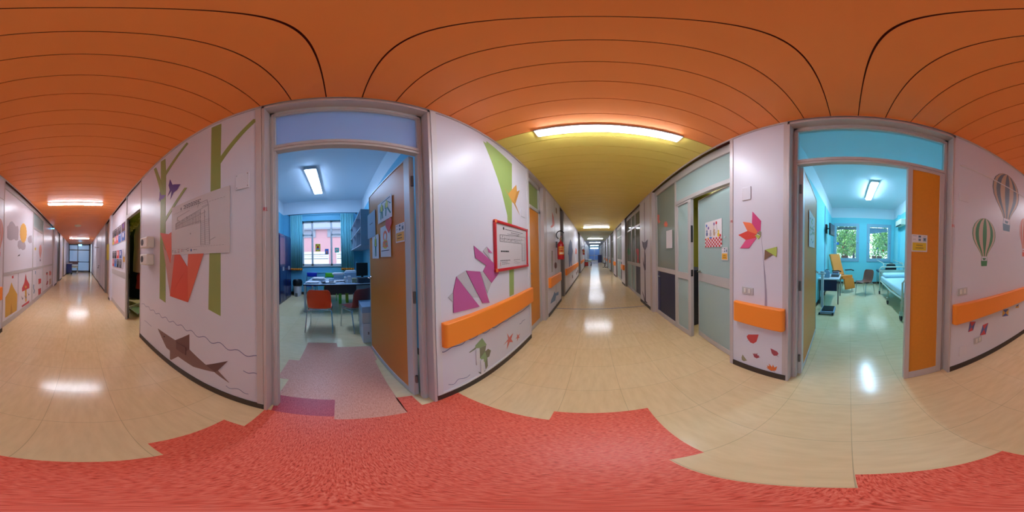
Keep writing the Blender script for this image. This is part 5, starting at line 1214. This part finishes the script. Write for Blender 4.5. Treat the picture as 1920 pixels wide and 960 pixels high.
# ================================================================= EXAM ROOM
# hospital bed
bx0, bx1, by0, by1 = 2.93, 5.25, -1.93, -1.0
t = thing('hospital_bed', 'wheeled hospital bed with pale sheets along the exam room wall', 'bed', (4.1, -1.46, 0))
mb = MB()
for yy in (by0 + .02, by1 - .02): mb.tube([(bx0, yy, .46), (3.9, yy, .42), (bx1, yy, .46)], .022, 8)
for xx in (bx0 + .05, 3.6, 4.3, bx1 - .05): mb.tube([(xx, by0 + .02, .44), (xx, by1 - .02, .44)], .018, 8)
mb.build('bed_frame', 'bedframe', t)
for xx in (bx0, bx1):
    h = .86 if xx == bx0 else .92
    mb = MB().tube([(xx, by1, .32), (xx, by1, h - .06), (xx, by1 - .06, h), (xx, by0 + .06, h), (xx, by0, h - .06), (xx, by0, .32)], .022, 8)
    mb.tube([(xx, by1, .58), (xx, by0, .58)], .014, 8)
    o = mb.build('footboard' if xx == bx0 else 'headboard', 'bedframe', t)
    MB().box(xx - .008, xx + .008, by0 + .04, by1 - .04, .60, h - .1).build('board_panel', 'bedframe', o) if xx == bx1 else None
def caster(parent, xx, yy, top):
    l = MB().tube([(xx, yy, top), (xx, yy, .13)], .02, 8).box(xx - .03, xx + .03, yy - .03, yy + .03, .12, .20).build('leg', 'bedframe', parent)
    MB().lathe((xx + .02, yy - .014, .065), [(0, 0), (.035, 0), (.04, -.004), (.064, 0), (.065, .014), (.064, .028), (.04, .032), (.035, .028), (0, .028)], 20, axis='Y').build('wheel', 'rubber', l)
for xx, yy in ((bx0 + .02, by1 + .01), (bx0 + .02, by0), (4.1, by1), (4.1, by0), (bx1, by1), (bx1, by0)): caster(t, xx, yy, .42)
rows = []
tag(MB().box(bx0 + .05, bx1 - .03, by0 + .03, by1 - .02, .47, .62).build('mattress', 'sheet', bevel=.03), 'pale blue sheeted mattress on the hospital bed', 'mattress')
mb = MB(); mb.box(bx1 - .48, bx1 - .06, by0 + .08, by1 - .06, .622, .74); tag(mb.build('pillow', 'sheet', bevel=.055), 'plump pale pillow at the window end of the bed', 'pillow')
# couch behind
t = thing('examination_couch', 'dark topped couch behind the head of the bed', 'couch', (6.2, -1.46, 0))
MB().box(5.6, 6.95, -1.92, -1.15, .60, .68).build('couch_top', 'navy2', t, bevel=.025)
MB().box(5.7, 6.5, -1.88, -1.18, .68, .70).build('paper_cover', 'paper', t, bevel=.006)
MB().lathe((5.75, -1.5, .82), [(0, -.03), (.2, -.025), (.21, 0), (.2, .025), (0, .03)], 24, axis='X').build('head_rest', 'dark', t)
for xx in (5.65, 6.9):
    for yy in (-1.88, -1.19): MB().tube([(xx, yy, 0), (xx, yy, .6)], .014).build('leg', 'chrome', t)
MB().tube([(5.6, -1.19, .62), (5.55, -1.19, .95), (5.6, -1.19, 1.02), (6.9, -1.19, 1.08)], .014).tube([(5.6, -1.9, .62), (5.55, -1.9, .95), (5.6, -1.9, 1.02), (6.9, -1.9, 1.08)], .014).tube([(5.58, -1.19, 1.0), (5.58, -1.9, 1.0)], .014).build('side_rail', 'bedframe', t)
# armchair for blood samples
ca = Vector((5.75, .22, 0)); ang = -2.35  # sitter looks towards the corridor and the bed
def L3(p): 
    v = Matrix.Rotation(ang - PI / 2, 3, 'Z') @ Vector(p); return v + ca
t = thing('treatment_chair', 'reclining amber vinyl treatment chair with leg rest', 'chair', ca)
def pad(name, prof, w_, th=.07):
    # prof: list (y,z) along the pad centre line
    mb = MB(); P = [Vector((0, a, b_)) for a, b_ in prof]; rows = []
    for i, p in enumerate(P):
        d = (P[min(i + 1, len(P) - 1)] - P[max(i - 1, 0)]).normalized(); n = Vector((0, -d.z, d.y))
        ring = []
        for (sx, sn) in ((-1, -.6), (-1, .6), (-.9, 1), (.9, 1), (1, .6), (1, -.6), (.9, -1), (-.9, -1), (-1, -.6)): ring.append(L3(p + Vector((sx * w_ / 2, 0, 0)) + n * sn * th / 2))
        rows.append(ring)
    mb.grid(rows); n = 8
    mb.add([r for r in rows[0][:8]], [tuple(range(8))]); mb.add([r for r in rows[-1][:8]], [tuple(range(8))[::-1]])
    return mb.build(name, 'amber', t)
pad('backrest', [(-.20, .55), (-.27, .72), (-.36, .95), (-.44, 1.15), (-.50, 1.30)], .46, .09)
pad('seat', [(-.22, .50), (0, .52), (.24, .54)], .48, .10)
pad('leg_rest', [(.27, .49), (.31, .35), (.35, .20), (.36, .14)], .44, .08)
for s in (-1, 1):
    MB().tube([L3((s * .31, -.22, .72)), L3((s * .31, .1, .76)), L3((s * .31, .22, .74))], .022).build('armrest', 'black', t)
    MB().tube([L3((s * .27, -.18, .5)), L3((s * .31, -.2, .72))], .012).build('arm_support', 'bedframe', t)
    MB().tube([L3((s * .24, .24, 0)), L3((s * .22, .1, .46))], .015).build('leg', 'bedframe', t)
    MB().tube([L3((s * .24, -.34, 0)), L3((s * .22, -.12, .46))], .015).build('leg', 'bedframe', t)
MB().tube([L3((-.22, .1, .46)), L3((.22, .1, .46)), L3((.22, -.12, .46)), L3((-.22, -.12, .46))], .014, closed=True).build('chair_frame', 'bedframe', t)
# scale
t = thing('weighing_scale', 'white column scale with a black platform', 'scale', (3.6, .46, 0))
MB().box(3.34, 3.74, .30, .60, .02, .085).build('base', 'bluegrey', t, bevel=.012)
MB().box(3.37, 3.71, .325, .575, .085, .10).build('platform_mat', 'black', t, bevel=.004)
MB().box(3.70, 3.76, .59, .65, .05, .86).build('column', 'offwhite', t, bevel=.008)
MB().box(3.62, 3.82, .55, .70, .86, .885).box(3.68, 3.78, .58, .66, .885, .93).build('display_head', 'metal', t, bevel=.006)
for yy in (.32, .60): MB().lathe((3.34, yy, .03), [(0, 0), (.028, 0), (.028, .025), (0, .025)], 14, axis='Y').build('wheel', 'black', t)
# side table / desk
t = thing('side_table', 'small white topped table with a navy modesty board', 'table', (4.6, .5, 0))
MB().box(4.12, 5.1, .25, .79, .66, .69).build('table_top', 'offwhite', t, bevel=.004)
MB().box(4.16, 4.18, .31, .78, .36, .66).build('modesty_panel', 'navy2', t)
for xx in (4.15, 5.05):
    for yy in (.28, .76): MB().box(xx - .015, xx + .015, yy - .015, yy + .015, 0, .66).build('leg', 'metal_dark', t)
t = thing('instrument_case', 'stacked grey instrument case on the white table', 'case', (4.6, .38, .69))
MB().box(4.45, 4.85, .28, .50, .70, .75).build('lower_case', 'metal_dark', t, bevel=.008); MB().box(4.47, 4.83, .29, .49, .752, .79).build('upper_case', 'bluegrey', t, bevel=.008); MB().box(4.5, 4.8, .30, .47, .792, .815).build('lid', 'navy2', t, bevel=.005)
tag(MB().box(4.3, 4.42, .52, .66, .69, .85).box(4.31, 4.41, .54, .64, .85, .88).build('tool_holder', 'bluegrey', bevel=.006), 'grey holder box at the near end of the white table', 'box')
tag(MB().lathe((4.5, .62, .83), [(0, -.06), (.05, -.05), (.07, 0), (.05, .05), (0, .06)], 16, axis='X').tube([(4.5, .62, .69), (4.5, .62, .8)], .015).build('desk_lamp', 'black'), 'small black round headed lamp on the white table', 'lamp')
# TV
t = thing('television', 'small black wall television on a swivel arm', 'television', (5.3, .78, 2.05))
MB().box(5.25, 5.45, .74, .80, 2.0, 2.3).tube([(5.35, .75, 2.15), (5.2, .66, 2.15), (5.35, .62, 2.15)], .02).build('wall_arm', 'black', t)
T4, _ = leaf_T(5.02, .62, 5.62, .54); o = MB().box(0, .58, -.02, .03, 1.93, 2.30, 0, T4).build('screen_case', 'black', t, bevel=.006)
MB().box(.02, .56, -.023, -.019, 1.96, 2.28, 0, T4).build('screen', 'grey_pc', t)
tag(MB().tube([(5.15, .79, 2.9), (5.15, .79, 2.3), (5.15, .78, 1.9), (5.17, .785, 1.6), (5.14, .785, 1.35), (5.16, .785, 1.2), (5.15, .785, .75)], .012, 6).build('cable', 'bluegrey'), 'cable running down the wall under the television', 'cable')
# air conditioner
t = thing('air_conditioner', 'cream wall air conditioner high on the right exam room wall', 'air conditioner', (6.0, -1.87, 2.38))
MB().box(5.5, 6.15, -1.97, -1.76, 2.42, 2.64).build('unit_body', 'cream', t, bevel=.02); MB().box(5.53, 6.12, -1.80, -1.755, 2.41, 2.44).build('air_slot', 'black', t)

# ================================================================= CLOAKROOM CONTENTS
t = thing('clothes_rack', 'dark coats hanging on a rail inside the cloakroom', 'clothes rack', (-1.9, -5.0, 0))
MB().tube([(-1.75, -5.9, 2.3), (-1.75, -3.9, 2.3)], .015).tube([(-1.75, -5.9, 0), (-1.75, -5.9, 2.3)], .015).build('rail', 'metal_dark', t)
def coat(name, label, x0, y0, w_, z0, z1, cmn, seed, d=.25):
    rr = random.Random(seed); rows = []
    for k in range(9):
        z = z1 - (z1 - z0) * k / 8; f = [.25, .8, 1, 1, .97, 1, 1.03, 1.06, 1.08][k]; ring = []
        for j in range(20):
            a = 2 * PI * j / 20; r_ = 1 + .1 * math.sin(5 * a + seed + k * .3)
            ring.append(Vector((x0 + d / 2 * f * r_ * math.cos(a), y0 + w_ / 2 * f * r_ * math.sin(a), z)))
        rows.append(ring + [ring[0]])
    mb = MB(); mb.grid(rows); return tag(mb.build(name, cmn), label, 'coat')
coat('hanging_coat', 'long black garment deep inside the cloakroom', -1.85, -5.45, 1.05, .15, 2.2, 'coat_black', 2, .5)
coat('hanging_coat', 'black garment filling the middle of the cloakroom', -1.5, -4.4, .85, .3, 2.2, 'coat_black', 4, .4)
coat('hanging_coat', 'beige coat hanging nearest the cloakroom doorway', -1.38, -3.55, .5, 1.05, 2.2, 'coat_beige', 3, .34)
coat('hanging_coat', 'dark red garment below the beige coat', -1.36, -3.55, .3, .66, 1.04, 'coat_red', 6, .2)
mb = MB(); rr = random.Random(5)
for i in range(260):
    y = rr.uniform(-5.5, -3.3); c = Vector((-1.55 + rr.uniform(-.12, .12), y, 2.36 + rr.uniform(-.07, .07))); u = Vector((rr.uniform(-.4, .4), 1, rr.uniform(-.5, .5))).normalized() * .08
    mb.tube([c - u, c + u + Vector((0, 0, -.02))], .008, 4)
tag(mb.build('straw_fringe', 'wood_straw', smooth=False), 'straw fringe hanging across the top of the cloakroom', 'straw fringe')
t = thing('trolley', 'low white tube trolley base on the cloakroom floor', 'trolley', (-1.35, -3.9, 0))
MB().tube([(-1.14, -3.78, .05), (-1.14, -3.78, .16), (-1.55, -4.05, .16), (-1.55, -4.05, .05)], .012).tube([(-1.2, -3.3, .12), (-1.16, -3.78, .12), (-1.5, -4.0, .12)], .012).build('tube_frame', 'offwhite', t)
MB().box(-1.5, -1.2, -3.9, -3.4, .08, .10).build('tray', 'heron1', t)
for a, b_ in ((-1.15, -3.78), (-1.5, -4.0)): MB().lathe((a, b_, .03), [(0, -.01), (.03, -.01), (.03, .01), (0, .01)], 12, axis='Y').build('wheel', 'offwhite', t)

# ================================================================= FAR CORRIDOR FURNITURE
t = thing('hospital_bed', 'white bed parked on the left near the far end of the long corridor', 'bed', (-.6, 19.5, 0))
MB().box(-.88, -.25, 18.3, 20.2, .55, .70).build('mattress', 'sheet', t, bevel=.03)
MB().box(-.88, -.25, 18.28, 20.22, .42, .5).build('frame', 'bedframe', t)
for a, b_ in ((-.84, 18.35), (-.3, 18.35), (-.84, 20.15), (-.3, 20.15)): 
    l = MB().box(a - .02, a + .02, b_ - .02, b_ + .02, .12, .45).build('leg', 'metal_dark', t); MB().lathe((a, b_ - .015, .065), [(0, 0), (.065, 0), (.065, .03), (0, .03)], 12, axis='Y').build('wheel', 'rubber', l)
t = thing('trolley', 'dark red trolley just before the parked white bed', 'trolley', (-.72, 16.6, 0))
MB().box(-.9, -.55, 16.3, 16.9, .12, .5).box(-.9, -.55, 16.3, 16.9, .7, .74).build('body', 'coat_red', t, bevel=.01)
for a in (-.88, -.57): MB().tube([(a, 16.32, .1), (a, 16.32, .95)], .012).build('post', 'metal_dark', t)
t = thing('cabinet', 'navy cabinet standing on the right near the far end', 'cabinet', (.92, 24.6, 0))
MB().box(.66, 1.2, 24.3, 25.1, .05, 1.15).build('body', 'navy', t, bevel=.01)
for a in (.7, 1.15): MB().box(a - .02, a + .02, 24.3, 24.35, 0, .05).build('foot', 'black', t)
t = thing('stool', 'low dark stool against the right side of the long corridor', 'stool', (1.02, 15.3, 0))
MB().lathe((1.02, 15.3, .42), [(0, 0), (.17, 0), (.18, .03), (.16, .06), (0, .06)], 20).build('seat', 'dark', t)
MB().tube([(1.02, 15.3, .05), (1.02, 15.3, .42)], .03).build('column', 'metal_dark', t)
for i in range(5): 
    a = i * 2 * PI / 5; MB().tube([(1.02, 15.3, .08), (1.02 + .2 * math.cos(a), 15.3 + .2 * math.sin(a), .04)], .018).build('foot', 'black', t)
# short corridor end: blue cart and trolley bed
t = thing('linen_cart', 'dark blue linen cart left of the frosted end doors', 'cart', (1.05, -13.6, 0))
MB().box(.78, 1.22, -14.0, -13.3, .12, .88).build('bag', 'navy', t, bevel=.03); MB().tube([(.78, -13.3, .92), (1.22, -13.3, .92), (1.22, -14, .92), (.78, -14, .92)], .015, closed=True).build('top_rail', 'metal', t)
for a, b_ in ((.82, -13.35), (1.18, -13.35), (.82, -13.95), (1.18, -13.95)): MB().lathe((a, b_, .06), [(0, -.015), (.06, -.015), (.06, .015), (0, .015)], 12, axis='Y').build('wheel', 'rubber', t)
t = thing('hospital_bed', 'white wheeled bed in front of the frosted end doors', 'bed', (.65, -15, 0))
MB().box(.30, 1.20, -15.9, -14.3, .62, .78).build('mattress', 'sheet', t, bevel=.03); MB().box(.30, 1.2, -15.92, -14.28, .5, .6).build('frame', 'bedframe', t)
MB().box(.32, 1.18, -15.93, -15.90, .6, 1.05).build('headboard', 'shark1', t)
for a, b_ in ((.36, -14.35), (1.15, -14.35), (.36, -15.85), (1.15, -15.85)):
    l = MB().tube([(a, b_, .5), (a, b_, .12)], .02).build('leg', 'bedframe', t); MB().lathe((a, b_, .08), [(0, -.02), (.08, -.02), (.08, .02), (0, .02)], 14, axis='Y').build('wheel', 'offwhite', l)
# cabinet in the room behind the ajar door
t = thing('cabinet', 'navy cabinet glimpsed through the ajar glass door', 'cabinet', (1.9, 2.2, 0))
MB().box(1.62, 2.0, 2.3, 3.3, 0, 1.05).build('body', 'navy2', t, bevel=.005)
t, b = paper('poster', 'faded grey poster on the olive wall behind the ajar door', 'poster', (Vector((3.99, 3.6, 1.55)), Vector((0, .6, 0)), Vector((0, 0, .75)), Vector((-1, 0, 0))), 'ink_soft')
